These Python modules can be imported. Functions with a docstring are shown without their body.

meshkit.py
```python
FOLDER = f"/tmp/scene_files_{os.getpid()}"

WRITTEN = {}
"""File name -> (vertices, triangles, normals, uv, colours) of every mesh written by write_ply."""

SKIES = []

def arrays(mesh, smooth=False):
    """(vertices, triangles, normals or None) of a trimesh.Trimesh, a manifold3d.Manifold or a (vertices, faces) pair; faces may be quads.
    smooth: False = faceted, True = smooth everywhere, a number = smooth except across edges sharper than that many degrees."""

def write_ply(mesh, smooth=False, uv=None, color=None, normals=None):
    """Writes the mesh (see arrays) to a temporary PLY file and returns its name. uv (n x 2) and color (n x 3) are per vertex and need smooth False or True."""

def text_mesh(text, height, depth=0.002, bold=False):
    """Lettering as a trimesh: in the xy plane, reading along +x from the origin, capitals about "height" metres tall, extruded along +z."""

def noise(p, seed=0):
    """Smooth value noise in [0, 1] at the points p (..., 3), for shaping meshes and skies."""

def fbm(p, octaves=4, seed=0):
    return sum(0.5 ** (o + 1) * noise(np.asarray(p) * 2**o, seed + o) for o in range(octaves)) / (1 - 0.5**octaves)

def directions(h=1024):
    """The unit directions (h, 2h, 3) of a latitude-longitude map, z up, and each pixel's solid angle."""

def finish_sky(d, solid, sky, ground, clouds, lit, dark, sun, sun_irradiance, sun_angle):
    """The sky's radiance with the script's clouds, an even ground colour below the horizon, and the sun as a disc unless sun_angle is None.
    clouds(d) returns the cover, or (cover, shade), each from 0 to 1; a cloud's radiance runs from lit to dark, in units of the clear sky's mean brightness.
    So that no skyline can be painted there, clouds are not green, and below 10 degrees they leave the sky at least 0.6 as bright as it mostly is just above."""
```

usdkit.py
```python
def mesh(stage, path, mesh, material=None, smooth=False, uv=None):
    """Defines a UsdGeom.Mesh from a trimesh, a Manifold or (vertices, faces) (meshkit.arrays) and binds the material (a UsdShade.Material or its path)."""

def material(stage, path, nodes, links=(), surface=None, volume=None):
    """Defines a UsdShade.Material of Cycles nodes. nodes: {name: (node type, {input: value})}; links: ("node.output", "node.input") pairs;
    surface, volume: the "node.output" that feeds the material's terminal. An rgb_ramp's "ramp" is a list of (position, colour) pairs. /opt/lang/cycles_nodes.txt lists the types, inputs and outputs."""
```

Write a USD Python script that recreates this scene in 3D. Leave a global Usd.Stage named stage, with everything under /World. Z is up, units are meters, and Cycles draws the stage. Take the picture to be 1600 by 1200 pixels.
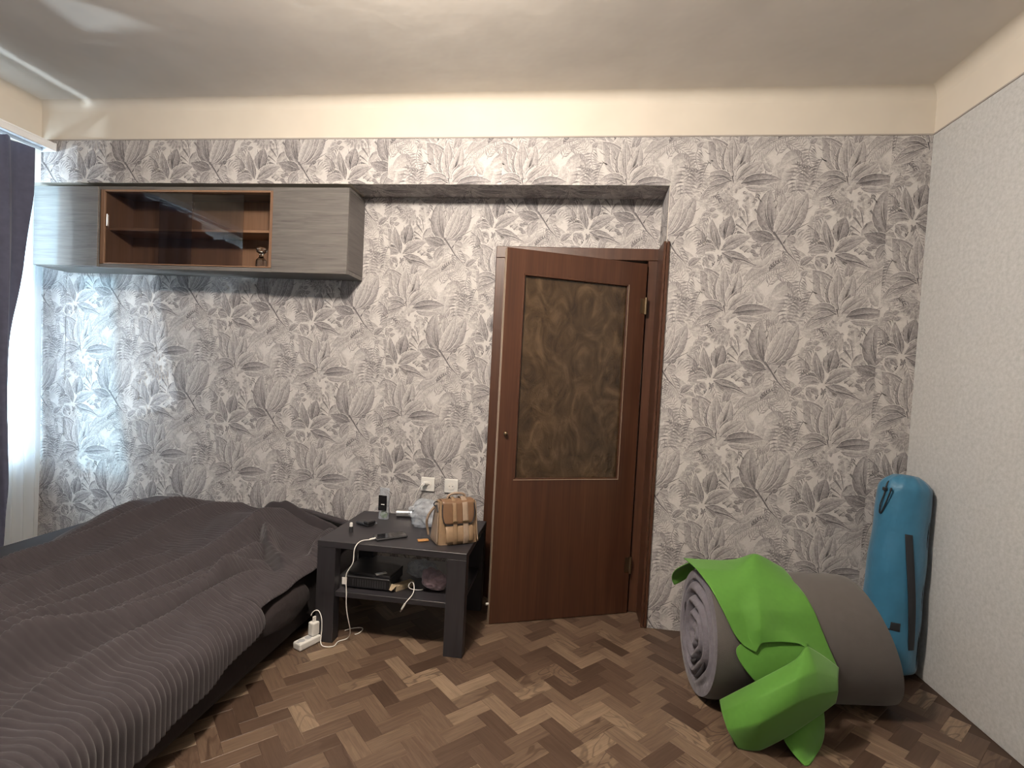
import math, random
import numpy as np
import trimesh
import usdkit, meshkit
from pxr import Usd, UsdGeom, UsdLux, UsdShade, Gf, Sdf, Vt
from scipy.interpolate import RectBivariateSpline, CubicSpline

stage = Usd.Stage.CreateInMemory()
UsdGeom.SetStageUpAxis(stage, 'Z')
UsdGeom.SetStageMetersPerUnit(stage, 1.0)
WORLD = UsdGeom.Xform.Define(stage, '/World').GetPrim()
stage.SetDefaultPrim(WORLD)
UsdGeom.Scope.Define(stage, '/World/Looks')
R = np.random.default_rng(7)
PI = math.pi

# ------------------------------------------------------------------ camera
cam = UsdGeom.Camera.Define(stage, '/World/camera')
AP = 36.0
cam.CreateHorizontalApertureAttr(AP)
cam.CreateVerticalApertureAttr(27.0)
cam.CreateFocalLengthAttr(800.0 * AP / 1600)
cam.CreateHorizontalApertureOffsetAttr(7.0 * AP / 1600)
cam.CreateVerticalApertureOffsetAttr(18.4 * AP / 1600)
cam.CreateClippingRangeAttr(Gf.Vec2f(0.02, 1000))
r_ = (0.99105301, 0.12345847, 0.05071422); u_ = (-0.05495866, 0.03121806, 0.99800049)
f_ = (-0.12162842, 0.99185858, -0.03772386); c_ = (0.0, -2.69215965, 1.26602425)
cam.AddTransformOp().Set(Gf.Matrix4d(*r_, 0, *u_, 0, -f_[0], -f_[1], -f_[2], 0, *c_, 1))
cam.CreateExposureAttr(0.45)

# ------------------------------------------------------------------ light
usdkit.material(stage, '/World/Looks/sky', {
    'bg': ('background_shader', {'color': (0.72, 0.86, 1.0), 'strength': 1.0})}, [], surface='bg.background')
dome = UsdLux.DomeLight.Define(stage, '/World/sky')
dome.CreateIntensityAttr(3.2)
dome.CreateColorAttr(Gf.Vec3f(0.70, 0.86, 1.0))
def aim(prim, d):                                     # light shines along d (its -Z)
    z = -np.array(d, float); z /= np.linalg.norm(z)
    x = np.cross([0, 0, 1.0], z); x /= np.linalg.norm(x); y = np.cross(z, x)
    UsdGeom.Xformable(prim).AddTransformOp().Set(Gf.Matrix4d(*x, 0, *y, 0, *z, 0, 0, 0, 0, 1))
sun = UsdLux.DistantLight.Define(stage, '/World/daylight')          # hazy low sun at the window's far end
sun.CreateIntensityAttr(40.0); sun.CreateAngleAttr(7.5); sun.CreateColorAttr(Gf.Vec3f(0.36, 0.76, 1.0))
aim(sun, (0.60, 0.80, -0.09))
glint = UsdLux.DistantLight.Define(stage, '/World/ground_glint')    # sunlight thrown up from outside, below the window
glint.CreateIntensityAttr(950.0); glint.CreateAngleAttr(1.6); glint.CreateColorAttr(Gf.Vec3f(0.8, 0.9, 1.0))
aim(glint, (0.85, 0.53, 0.30))
glint2 = UsdLux.DistantLight.Define(stage, '/World/ground_glint_near')
glint2.CreateIntensityAttr(260.0); glint2.CreateAngleAttr(3.0); glint2.CreateColorAttr(Gf.Vec3f(0.8, 0.9, 1.0))
aim(glint2, (0.82, 0.25, 0.57))
bulb = UsdLux.SphereLight.Define(stage, '/World/ceiling_bulb')      # the room's lamp, just above the frame
bulb.CreateRadiusAttr(0.09); bulb.CreateIntensityAttr(430.0); bulb.CreateColorAttr(Gf.Vec3f(1.0, 0.885, 0.77))
UsdGeom.Xformable(bulb).AddTranslateOp().Set(Gf.Vec3d(-0.62, -1.62, 2.57))

# ------------------------------------------------------------------ helpers
taken = {}
def numbered(path):
    if path not in taken:
        taken[path] = 0
        return path
    taken[path] += 1
    return '%s_%03d' % (path, taken[path])
def ppath(parent):
    return '/World' if parent is None else str(parent.GetPath())
def tag(p, label=None, cat=None, group=None, kind=None):
    for k, v in (('label', label), ('category', cat), ('group', group), ('kind', kind)):
        if v: p.SetCustomDataByKey(k, v)
    return p
def obj(name, mesh, mat, parent=None, smooth=35, uv=None, attr=None):
    m = usdkit.mesh(stage, numbered(ppath(parent) + '/' + name), mesh, '/World/Looks/' + mat, smooth, uv)
    if attr is not None:
        UsdGeom.PrimvarsAPI(m).CreatePrimvar('tone', Sdf.ValueTypeNames.Color3fArray, 'vertex').Set(Vt.Vec3fArray.FromNumpy(np.asarray(attr, np.float32)))
    return m.GetPrim()
def thing(name, label, cat, group=None, loc=(0, 0, 0), rz=0.0, kind=None, parent=None):
    x = UsdGeom.Xform.Define(stage, numbered(ppath(parent) + '/' + name))
    if any(loc) or rz:
        x.AddTranslateOp().Set(Gf.Vec3d(*map(float, loc)))
        if rz: x.AddRotateZOp().Set(math.degrees(rz))
    return tag(x.GetPrim(), label, cat, group, kind)
def cat_(ms): return trimesh.util.concatenate(ms)
def box(x0, x1, y0, y1, z0, z1, c=0.0):
    lo, hi = np.array([x0, y0, z0], float), np.array([x1, y1, z1], float)
    if c <= 0:
        m = trimesh.creation.box(hi - lo); m.apply_translation((lo + hi) / 2); return m
    h, o, P = (hi - lo) / 2, (lo + hi) / 2, []
    for k in range(3):
        d = h - c; d[k] = h[k]
        P += [o + d * np.array(s) for s in np.ndindex(2, 2, 2)] if False else [o + d * (2 * np.array(s) - 1) for s in np.ndindex(2, 2, 2)]
    return trimesh.convex.convex_hull(np.array(P))
def rbox(x0, x1, y0, y1, z0, z1, r, n=4):             # box with really round edges
    s = trimesh.creation.icosphere(2, r); h = []
    for a in (x0 + r, x1 - r):
        for b in (y0 + r, y1 - r):
            for c in (z0 + r, z1 - r):
                h.append(s.vertices + [a, b, c])
    return trimesh.convex.convex_hull(np.vstack(h))
def smooth_path(P, n=60):
    P = np.array(P, float); t = np.r_[0, np.cumsum(np.linalg.norm(np.diff(P, axis=0), axis=1))]
    return CubicSpline(t, P)(np.linspace(0, t[-1], n))
def tube(P, r, k=8, caps=True):
    P = np.array(P, float); T = np.gradient(P, axis=0); T /= np.linalg.norm(T, axis=1, keepdims=True) + 1e-12
    a = np.cross(T[0], [0, 0, 1.0]);
    if np.linalg.norm(a) < 1e-3: a = np.cross(T[0], [1.0, 0, 0])
    A = []
    for t in T:
        a = a - t * (a @ t); a /= np.linalg.norm(a); A.append(a)
    A = np.array(A); B = np.cross(T, A); g = np.arange(k) * 2 * PI / k
    rr = np.broadcast_to(r, (len(P),))
    V = P[:, None] + rr[:, None, None] * (np.cos(g)[None, :, None] * A[:, None] + np.sin(g)[None, :, None] * B[:, None])
    V = V.reshape(-1, 3); F = []
    for i in range(len(P) - 1):
        for j in range(k):
            q = i * k + j, i * k + (j + 1) % k, (i + 1) * k + (j + 1) % k, (i + 1) * k + j
            F += [(q[0], q[2], q[1]), (q[0], q[3], q[2])]
    if caps:
        n = len(V); V = np.vstack([V, P[0], P[-1]])
        for j in range(k):
            F += [(n, j, (j + 1) % k), (n + 1, (len(P) - 1) * k + (j + 1) % k, (len(P) - 1) * k + j)]
    m = trimesh.Trimesh(V, F, process=False); m.fix_normals(); return m
def lathe(prof, k=28, loc=(0, 0, 0)):
    m = trimesh.creation.revolve(np.array(prof, float), sections=k); m.apply_translation(loc); return m
def sheet(P, th=0.0015):                              # grid of points (n, m, 3) -> closed thin solid
    P = np.asarray(P, float); n, m = P.shape[:2]
    du, dv = np.gradient(P, axis=0), np.gradient(P, axis=1)
    N = np.cross(du, dv); N /= np.linalg.norm(N, axis=2, keepdims=True) + 1e-12
    V = np.vstack([(P + N * th).reshape(-1, 3), (P - N * th).reshape(-1, 3)])
    I = np.arange(n * m).reshape(n, m); a, b, c, d = I[:-1, :-1].ravel(), I[1:, :-1].ravel(), I[1:, 1:].ravel(), I[:-1, 1:].ravel()
    F = [np.c_[a, b, c], np.c_[a, c, d]]; o = n * m
    F += [np.c_[a, c, b] + o, np.c_[a, d, c] + o]
    ring = np.r_[I[0, :-1], I[:-1, -1], I[-1, :0:-1], I[:0:-1, 0]]; nx = np.roll(ring, -1)
    F += [np.c_[ring, nx, nx + o], np.c_[ring, nx + o, ring + o]]
    mm = trimesh.Trimesh(V, np.vstack(F), process=False); mm.fix_normals(); return mm
def upsample(G, n, m, kx=None, ky=None):
    G = np.asarray(G, float); a, b = G.shape[:2]
    kx = kx or min(3, a - 1); ky = ky or min(3, b - 1)
    return np.stack([RectBivariateSpline(np.arange(a), np.arange(b), G[:, :, k], kx=kx, ky=ky)(np.linspace(0, a - 1, n), np.linspace(0, b - 1, m)) for k in range(3)], -1)
def crisp(G, n, m): return .55 * upsample(G, n, m, 1, 1) + .45 * upsample(G, n, m, 2, 2)
def xform(m, loc=(0, 0, 0), rx=0, ry=0, rz=0):
    m = m.copy(); T = trimesh.transformations
    m.apply_transform(T.euler_matrix(rx, ry, rz)); m.apply_translation(loc); return m

# ------------------------------------------------------------------ materials
def M(name, nodes, links, surface='p.BSDF'):
    usdkit.material(stage, '/World/Looks/' + name, nodes, links, surface=surface)
def flat(name, color, rough=0.6, metal=0.0, spec=0.5, sheen=0.0, coat=0.0, bump=None, mottle=0.0, mscale=40.0, bscale=300.0):
    n = {'p': ('principled_bsdf', dict(base_color=color, roughness=rough, metallic=metal, specular_ior_level=spec, sheen_weight=sheen, coat_weight=coat)), 'g': ('geometry', {})}
    l = []
    if mottle:
        n['n'] = ('noise_texture', {'scale': mscale, 'detail': 4.0, 'roughness': 0.6})
        n['r'] = ('rgb_ramp', {'ramp': [(0.25, tuple(c * (1 - mottle) for c in color)), (0.75, tuple(min(1, c * (1 + mottle)) for c in color))]})
        l += [('g.position', 'n.vector'), ('n.fac', 'r.fac'), ('r.color', 'p.base_color')]
    if bump:
        n['bn'] = ('noise_texture', {'scale': bscale, 'detail': 3.0})
        n['b'] = ('bump', {'strength': 1.0, 'distance': bump})
        l += [('g.position', 'bn.vector'), ('bn.fac', 'b.height'), ('b.normal', 'p.normal')]
    M(name, n, l)
def wood(name, cols, stretch, scale=1.0, rough=0.45, dist=3.0, spec=0.5, coat=0.0, bump=0.0004, fine=0.35):
    """stretch: per-axis scale, small along the grain."""
    n = {'g': ('geometry', {}), 'm': ('mapping', {'scale': tuple(s * scale for s in stretch)}),
         'n1': ('noise_texture', {'scale': 1.0, 'detail': 6.0, 'roughness': 0.62, 'distortion': dist * 0.3}),
         'm2': ('mapping', {'scale': tuple(s * scale * (6 if s > 4 else 2.2) for s in stretch)}),
         'n2': ('noise_texture', {'scale': 1.0, 'detail': 3.0, 'roughness': 0.6}),
         'mx': ('mix_float', {'fac': fine}), 'r': ('rgb_ramp', {'ramp': cols}),
         'b': ('bump', {'strength': 0.6, 'distance': bump}),
         'p': ('principled_bsdf', {'roughness': rough, 'specular_ior_level': spec, 'coat_weight': coat})}
    M(name, n, [('g.position', 'm.vector'), ('m.vector', 'n1.vector'), ('g.position', 'm2.vector'), ('m2.vector', 'n2.vector'), ('n1.fac', 'mx.a'), ('n2.fac', 'mx.b'),
                ('mx.result', 'r.fac'), ('r.color', 'p.base_color'), ('mx.result', 'b.height'), ('b.normal', 'p.normal')])

# printed wallpaper: the print's tone comes with the printed leaves' geometry
M('leaf_wallpaper', {'a': ('attribute', {'attribute': 'tone'}), 'g': ('geometry', {}),
    'n': ('noise_texture', {'scale': 75.0, 'detail': 5.0, 'roughness': 0.7, 'distortion': 0.8}), 's': ('separate_color', {}),
    'm': ('math', {'math_type': 'multiply_add', 'value2': 1.0, 'value3': -0.5}), 'k': ('math', {'math_type': 'multiply'}),
    'ad': ('math', {'math_type': 'add', 'use_clamp': True}),
    'r': ('rgb_ramp', {'ramp': [(0.0, (0.545, 0.525, 0.51)), (0.22, (0.415, 0.395, 0.388)), (0.5, (0.265, 0.250, 0.252)), (0.8, (0.145, 0.136, 0.141)), (1.0, (0.090, 0.085, 0.090))]}),
    'n2': ('noise_texture', {'scale': 420.0, 'detail': 2.0}), 'b': ('bump', {'strength': 0.35, 'distance': 0.0006}),
    'p': ('principled_bsdf', {'roughness': 0.62, 'specular_ior_level': 0.3})},
  [('g.position', 'n.vector'), ('a.color', 's.color'), ('n.fac', 'm.value1'), ('m.value', 'k.value1'), ('s.g', 'k.value2'), ('s.r', 'ad.value1'), ('k.value', 'ad.value2'),
   ('ad.value', 'r.fac'), ('r.color', 'p.base_color'), ('g.position', 'n2.vector'), ('n2.fac', 'b.height'), ('b.normal', 'p.normal')])
# pale mottled wallpaper of the right wall
M('pale_wallpaper', {'g': ('geometry', {}), 'm': ('mapping', {'scale': (1.0, 1.0, 1.0)}), 'n': ('noise_texture', {'scale': 60.0, 'detail': 5.0, 'roughness': 0.7}),
    'r': ('rgb_ramp', {'ramp': [(0.3, (0.405, 0.410, 0.408)), (0.5, (0.470, 0.475, 0.472)), (0.7, (0.535, 0.540, 0.537))]}),
    'b': ('bump', {'strength': 0.3, 'distance': 0.0007}), 'p': ('principled_bsdf', {'roughness': 0.6, 'specular_ior_level': 0.3})},
  [('g.position', 'm.vector'), ('m.vector', 'n.vector'), ('n.fac', 'r.fac'), ('r.color', 'p.base_color'), ('n.fac', 'b.height'), ('b.normal', 'p.normal')])
flat('cream_paint', (0.60, 0.55, 0.475), 0.7, spec=0.3, bump=0.002, mottle=0.05, mscale=3.0, bscale=8.0)
flat('ceiling_paint', (0.66, 0.62, 0.565), 0.8, spec=0.25, bump=0.004, mottle=0.07, mscale=2.2, bscale=5.0)
flat('shadow_line_grey', (0.35, 0.32, 0.29), 0.9, bump=0.002)  # colour of the painted shadow line above the wallpaper
flat('white_paint', (0.75, 0.76, 0.77), 0.45)
flat('white_plastic', (0.70, 0.69, 0.66), 0.35)
flat('cable_white', (0.74, 0.72, 0.68), 0.4)
flat('rail_grey', (0.42, 0.43, 0.45), 0.4)
flat('black_plastic', (0.012, 0.012, 0.014), 0.35)
flat('dark_plastic', (0.03, 0.03, 0.034), 0.45)
flat('phone_glass', (0.010, 0.010, 0.012), 0.12, coat=0.5)
flat('steel', (0.55, 0.55, 0.56), 0.3, metal=1.0)
flat('aged_brass', (0.25, 0.19, 0.12), 0.4, metal=1.0)
flat('paper_white', (0.72, 0.70, 0.68), 0.7)
flat('cardboard', (0.34, 0.27, 0.18), 0.8, mottle=0.1)
flat('blue_plastic', (0.10, 0.27, 0.55), 0.4)
flat('pink_cloth', (0.34, 0.25, 0.29), 0.9, sheen=0.3, mottle=0.15, mscale=90.0)
flat('green_pack', (0.16, 0.26, 0.09), 0.4)
flat('tan_leather', (0.235, 0.155, 0.090), 0.5, mottle=0.12, mscale=30.0, bump=0.0006, bscale=500.0)
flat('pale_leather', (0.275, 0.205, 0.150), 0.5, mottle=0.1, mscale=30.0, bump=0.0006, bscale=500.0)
flat('brown_leather', (0.165, 0.092, 0.050), 0.45, mottle=0.12, mscale=30.0, bump=0.0006, bscale=500.0)
flat('orange_leather', (0.42, 0.20, 0.06), 0.5)
flat('bed_fabric', (0.022, 0.017, 0.018), 0.85, spec=0.2, sheen=0.03, mottle=0.15, mscale=60.0, bump=0.0006)
flat('bed_fabric_bluelit', (0.027, 0.027, 0.034), 0.75, spec=0.3, sheen=0.03, mottle=0.1)  # bed fabric with bluish window light put into its colour
flat('foam_cover', (0.088, 0.079, 0.074), 0.9, sheen=0.15, mottle=0.05, bump=0.0007, bscale=420.0)
flat('foam_side', (0.125, 0.117, 0.138), 0.9, sheen=0.15, mottle=0.14, mscale=30.0, bump=0.004, bscale=40.0)
flat('foam_dark', (0.03, 0.028, 0.032), 0.9)
flat('green_felt', (0.070, 0.215, 0.020), 0.75, sheen=0.15, mottle=0.05, mscale=70.0, bump=0.0003, bscale=600.0)
flat('blue_nylon', (0.024, 0.140, 0.245), 0.5, sheen=0.2, mottle=0.08, mscale=20.0, bump=0.004, bscale=16.0)
flat('black_strap', (0.013, 0.015, 0.02), 0.6)
flat('velour_ribs', (0.043, 0.037, 0.041), 0.85, spec=0.2, sheen=0.14, mottle=0.12, mscale=14.0, bump=0.0008, bscale=500.0)
flat('curtain_velvet', (0.085, 0.090, 0.135), 0.8, spec=0.2, sheen=0.12, mottle=0.12, mscale=25.0)
wood('door_wood', [(0.25, (0.034, 0.0125, 0.007)), (0.5, (0.060, 0.0235, 0.012)), (0.75, (0.088, 0.037, 0.020))], (16.0, 16.0, 1.0), rough=0.42, coat=0.05, spec=0.4)
wood('grey_oak', [(0.28, (0.0670, 0.0605, 0.0575)), (0.45, (0.1190, 0.1101, 0.1032)), (0.62, (0.1562, 0.1454, 0.1349)), (0.8, (0.1984, 0.1860, 0.1736))], (2.6, 22.0, 26.0), rough=0.5, dist=5.0, fine=0.45)
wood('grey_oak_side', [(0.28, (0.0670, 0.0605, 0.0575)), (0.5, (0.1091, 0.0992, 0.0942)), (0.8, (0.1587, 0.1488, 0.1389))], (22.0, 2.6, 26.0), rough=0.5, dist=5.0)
wood('brown_board', [(0.3, (0.1522, 0.0841, 0.0493)), (0.7, (0.2320, 0.1334, 0.0812))], (14.0, 14.0, 1.5), rough=0.5)
wood('brown_shelf', [(0.3, (0.2030, 0.1131, 0.0653)), (0.7, (0.3045, 0.1769, 0.1058))], (1.5, 14.0, 14.0), rough=0.5)
wood('graphite_wood', [(0.3, (0.016, 0.015, 0.018)), (0.6, (0.028, 0.026, 0.030)), (0.8, (0.042, 0.039, 0.044))], (2.5, 28.0, 28.0), rough=0.42, bump=0.0003)
wood('graphite_leg', [(0.3, (0.016, 0.015, 0.018)), (0.6, (0.028, 0.026, 0.030)), (0.8, (0.042, 0.039, 0.044))], (28.0, 28.0, 2.5), rough=0.42, bump=0.0003)
# parquet-printed floor blocks: primvar tone = (lightness, zebra figure, seed), st runs along / across the block
M('parquet', {'uv': ('uvmap', {'attribute': 'st'}), 'a': ('attribute', {'attribute': 'tone'}), 's': ('separate_color', {}),
    'sx': ('separate_xyz', {}), 'of': ('math', {'math_type': 'multiply', 'value2': 40.0}), 'ad': ('math', {'math_type': 'add'}), 'cx': ('combine_xyz', {}),
    'm': ('mapping', {'scale': (7.0, 90.0, 1.0)}), 'n': ('noise_texture', {'scale': 1.0, 'detail': 5.0, 'roughness': 0.65, 'distortion': 0.8}),
    'm2': ('mapping', {'scale': (5.0, 14.0, 1.0)}), 'n2': ('noise_texture', {'scale': 1.0, 'detail': 1.5, 'distortion': 0.6}),
    'st': ('math', {'math_type': 'multiply', 'value2': 46.0}), 'sn': ('math', {'math_type': 'sine'}),
    'mr': ('map_range', {'from_min': 0.25, 'from_max': 0.95, 'to_min': 0.0, 'to_max': 0.75, 'clamp': True}), 'zf': ('math', {'math_type': 'multiply'}),
    'r': ('rgb_ramp', {'ramp': [(0.0, (0.050, 0.030, 0.020)), (0.4, (0.087, 0.055, 0.038)), (0.7, (0.138, 0.094, 0.064)), (1.0, (0.235, 0.170, 0.115))]}),
    'lg': ('math', {'math_type': 'multiply_add', 'value2': 0.9, 'value3': -0.45}), 'la': ('math', {'math_type': 'add', 'use_clamp': True}),
    'dk': ('mix', {'mix_type': 'mix', 'color2': (0.045, 0.026, 0.017)}),
    'b': ('bump', {'strength': 0.3, 'distance': 0.0004}),
    'p': ('principled_bsdf', {'roughness': 0.42, 'specular_ior_level': 0.4})},
  [('uv.UV', 'sx.vector'), ('a.color', 's.color'), ('s.b', 'of.value1'), ('sx.x', 'ad.value1'), ('of.value', 'ad.value2'), ('ad.value', 'cx.x'), ('sx.y', 'cx.y'), ('of.value', 'cx.z'),
   ('cx.vector', 'm.vector'), ('m.vector', 'n.vector'), ('cx.vector', 'm2.vector'), ('m2.vector', 'n2.vector'), ('n2.fac', 'st.value1'), ('st.value', 'sn.value1'),
   ('sn.value', 'mr.value'), ('mr.result', 'zf.value1'), ('s.g', 'zf.value2'), ('n.fac', 'lg.value1'), ('lg.value', 'la.value1'), ('s.r', 'la.value2'), ('la.value', 'r.fac'),
   ('r.color', 'dk.color1'), ('zf.value', 'dk.fac'), ('dk.color', 'p.base_color'), ('n.fac', 'b.height'), ('b.normal', 'p.normal')])
flat('floor_joint', (0.05, 0.03, 0.02), 0.7)
# amber patterned door pane with a crinkled film
M('amber_pane', {'g': ('geometry', {}), 'm': ('mapping', {'scale': (9.0, 9.0, 6.0), 'rotation': (0.0, 0.5, 0.0)}),
    'n': ('noise_texture', {'scale': 1.0, 'detail': 3.5, 'roughness': 0.5, 'distortion': 2.2}), 'v': ('noise_texture', {'scale': 2.2, 'detail': 2.0, 'distortion': 4.5, 'type': 'ridged_multifractal', 'use_normalize': True}),
    'ad': ('math', {'math_type': 'multiply_add', 'value2': 0.5}), 'b': ('bump', {'strength': 0.7, 'distance': 0.006}),
    'r': ('rgb_ramp', {'ramp': [(0.3, (0.026, 0.015, 0.008)), (0.5, (0.050, 0.030, 0.015)), (0.75, (0.095, 0.060, 0.032))]}),
    'p': ('principled_bsdf', {'roughness': 0.26, 'specular_ior_level': 0.35, 'coat_weight': 0.30, 'coat_roughness': 0.05})},
  [('g.position', 'm.vector'), ('m.vector', 'n.vector'), ('m.vector', 'v.vector'), ('v.fac', 'ad.value1'), ('n.fac', 'ad.value3'), ('ad.value', 'b.height'), ('b.normal', 'p.normal'),
   ('b.normal', 'p.coat_normal'), ('n.fac', 'r.fac'), ('r.color', 'p.base_color')])
def pane(name, tint, refl=1.0, rough=0.0):
    M(name, {'t': ('transparent_bsdf', {'color': tint}), 'g': ('glossy_bsdf', {'color': (refl,) * 3, 'roughness': rough}), 'f': ('fresnel', {'IOR': 1.5}), 'x': ('mix_closure', {}),
        'ge': ('geometry', {}), 'iv': ('math', {'math_type': 'subtract', 'value1': 1.0}), 'mu': ('math', {'math_type': 'multiply'})},
      [('ge.backfacing', 'iv.value2'), ('iv.value', 'mu.value1'), ('f.fac', 'mu.value2'), ('mu.value', 'x.fac'), ('t.BSDF', 'x.closure1'), ('g.BSDF', 'x.closure2')], 'x.closure')
pane('window_glass', (0.95, 0.97, 0.97))
pane('cabinet_glass', (0.80, 0.79, 0.79))
M('cut_glass', {'p': ('principled_bsdf', {'base_color': (0.95, 0.95, 0.92), 'roughness': 0.04, 'transmission_weight': 1.0, 'ior': 1.5})}, [])
M('clear_film', {'g': ('geometry', {}), 'n': ('noise_texture', {'scale': 45.0, 'detail': 3.0}), 'r': ('map_range', {'from_min': 0.35, 'from_max': 0.7, 'to_min': 0.12, 'to_max': 0.55, 'clamp': True}),
    't': ('transparent_bsdf', {'color': (0.93, 0.95, 0.98)}), 'p': ('principled_bsdf', {'base_color': (0.62, 0.67, 0.73), 'roughness': 0.18, 'specular_ior_level': 0.8}), 'x': ('mix_closure', {})},
  [('g.position', 'n.vector'), ('n.fac', 'r.value'), ('r.result', 'x.fac'), ('t.BSDF', 'x.closure1'), ('p.BSDF', 'x.closure2')], 'x.closure')
M('sheer_curtain', {'d': ('diffuse_bsdf', {'color': (0.85, 0.86, 0.86)}), 't': ('translucent_bsdf', {'color': (0.85, 0.88, 0.90)}), 'x': ('mix_closure', {'fac': 0.6}),
    'c': ('transparent_bsdf', {'color': (1, 1, 1)}), 'y': ('mix_closure', {'fac': 0.97})},
  [('d.BSDF', 'x.closure1'), ('t.BSDF', 'x.closure2'), ('c.BSDF', 'y.closure1'), ('x.closure', 'y.closure2')], 'y.closure')

# ------------------------------------------------------------------ wallpaper print
XE, D, ZW, XR, XL, ZC, ZS = 0.4395, 0.203, 2.510, 1.6386, -3.16, 2.72, 2.267
def fA(x, y):
    d = np.array([x - 485.0, y - 620.0]); A = np.array([[1068.0, -90.0], [36.0, 1206.0]])
    s = np.linalg.solve(A, d); return np.array([s[0] * .53, -s[1] * .64])
def fB(x, y):
    d = np.array([x - 75.0, y - 985.0]); A = np.array([[895.0, -75.0], [60.0, 965.0]])
    s = np.linalg.solve(A, d); return np.array([s[0] * .53, -s[1] * .64 - 0.0])
SA, SB = .000515, .00063
LC = [0, False]                                       # print layer now inked, inside a leaf
prints = []                                           # (triangles (k,3,2), tones (k,3), mottle)
def bez(b, t, bend, n):
    b, t = np.array(b), np.array(t); d = t - b; nrm = np.array([-d[1], d[0]]); c = (b + t) / 2 + nrm * bend
    s = np.linspace(0, 1, n)[:, None]
    return (1 - s) ** 2 * b + 2 * s * (1 - s) * c + s * s * t
def strip_tris(A, B, ta, tb):
    T, C = [], []
    for i in range(len(A) - 1):
        T += [(A[i], B[i], B[i + 1]), (A[i], B[i + 1], A[i + 1])]
        C += [(ta[i], tb[i], tb[i + 1]), (ta[i], tb[i + 1], ta[i + 1])]
    return T, C
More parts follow.
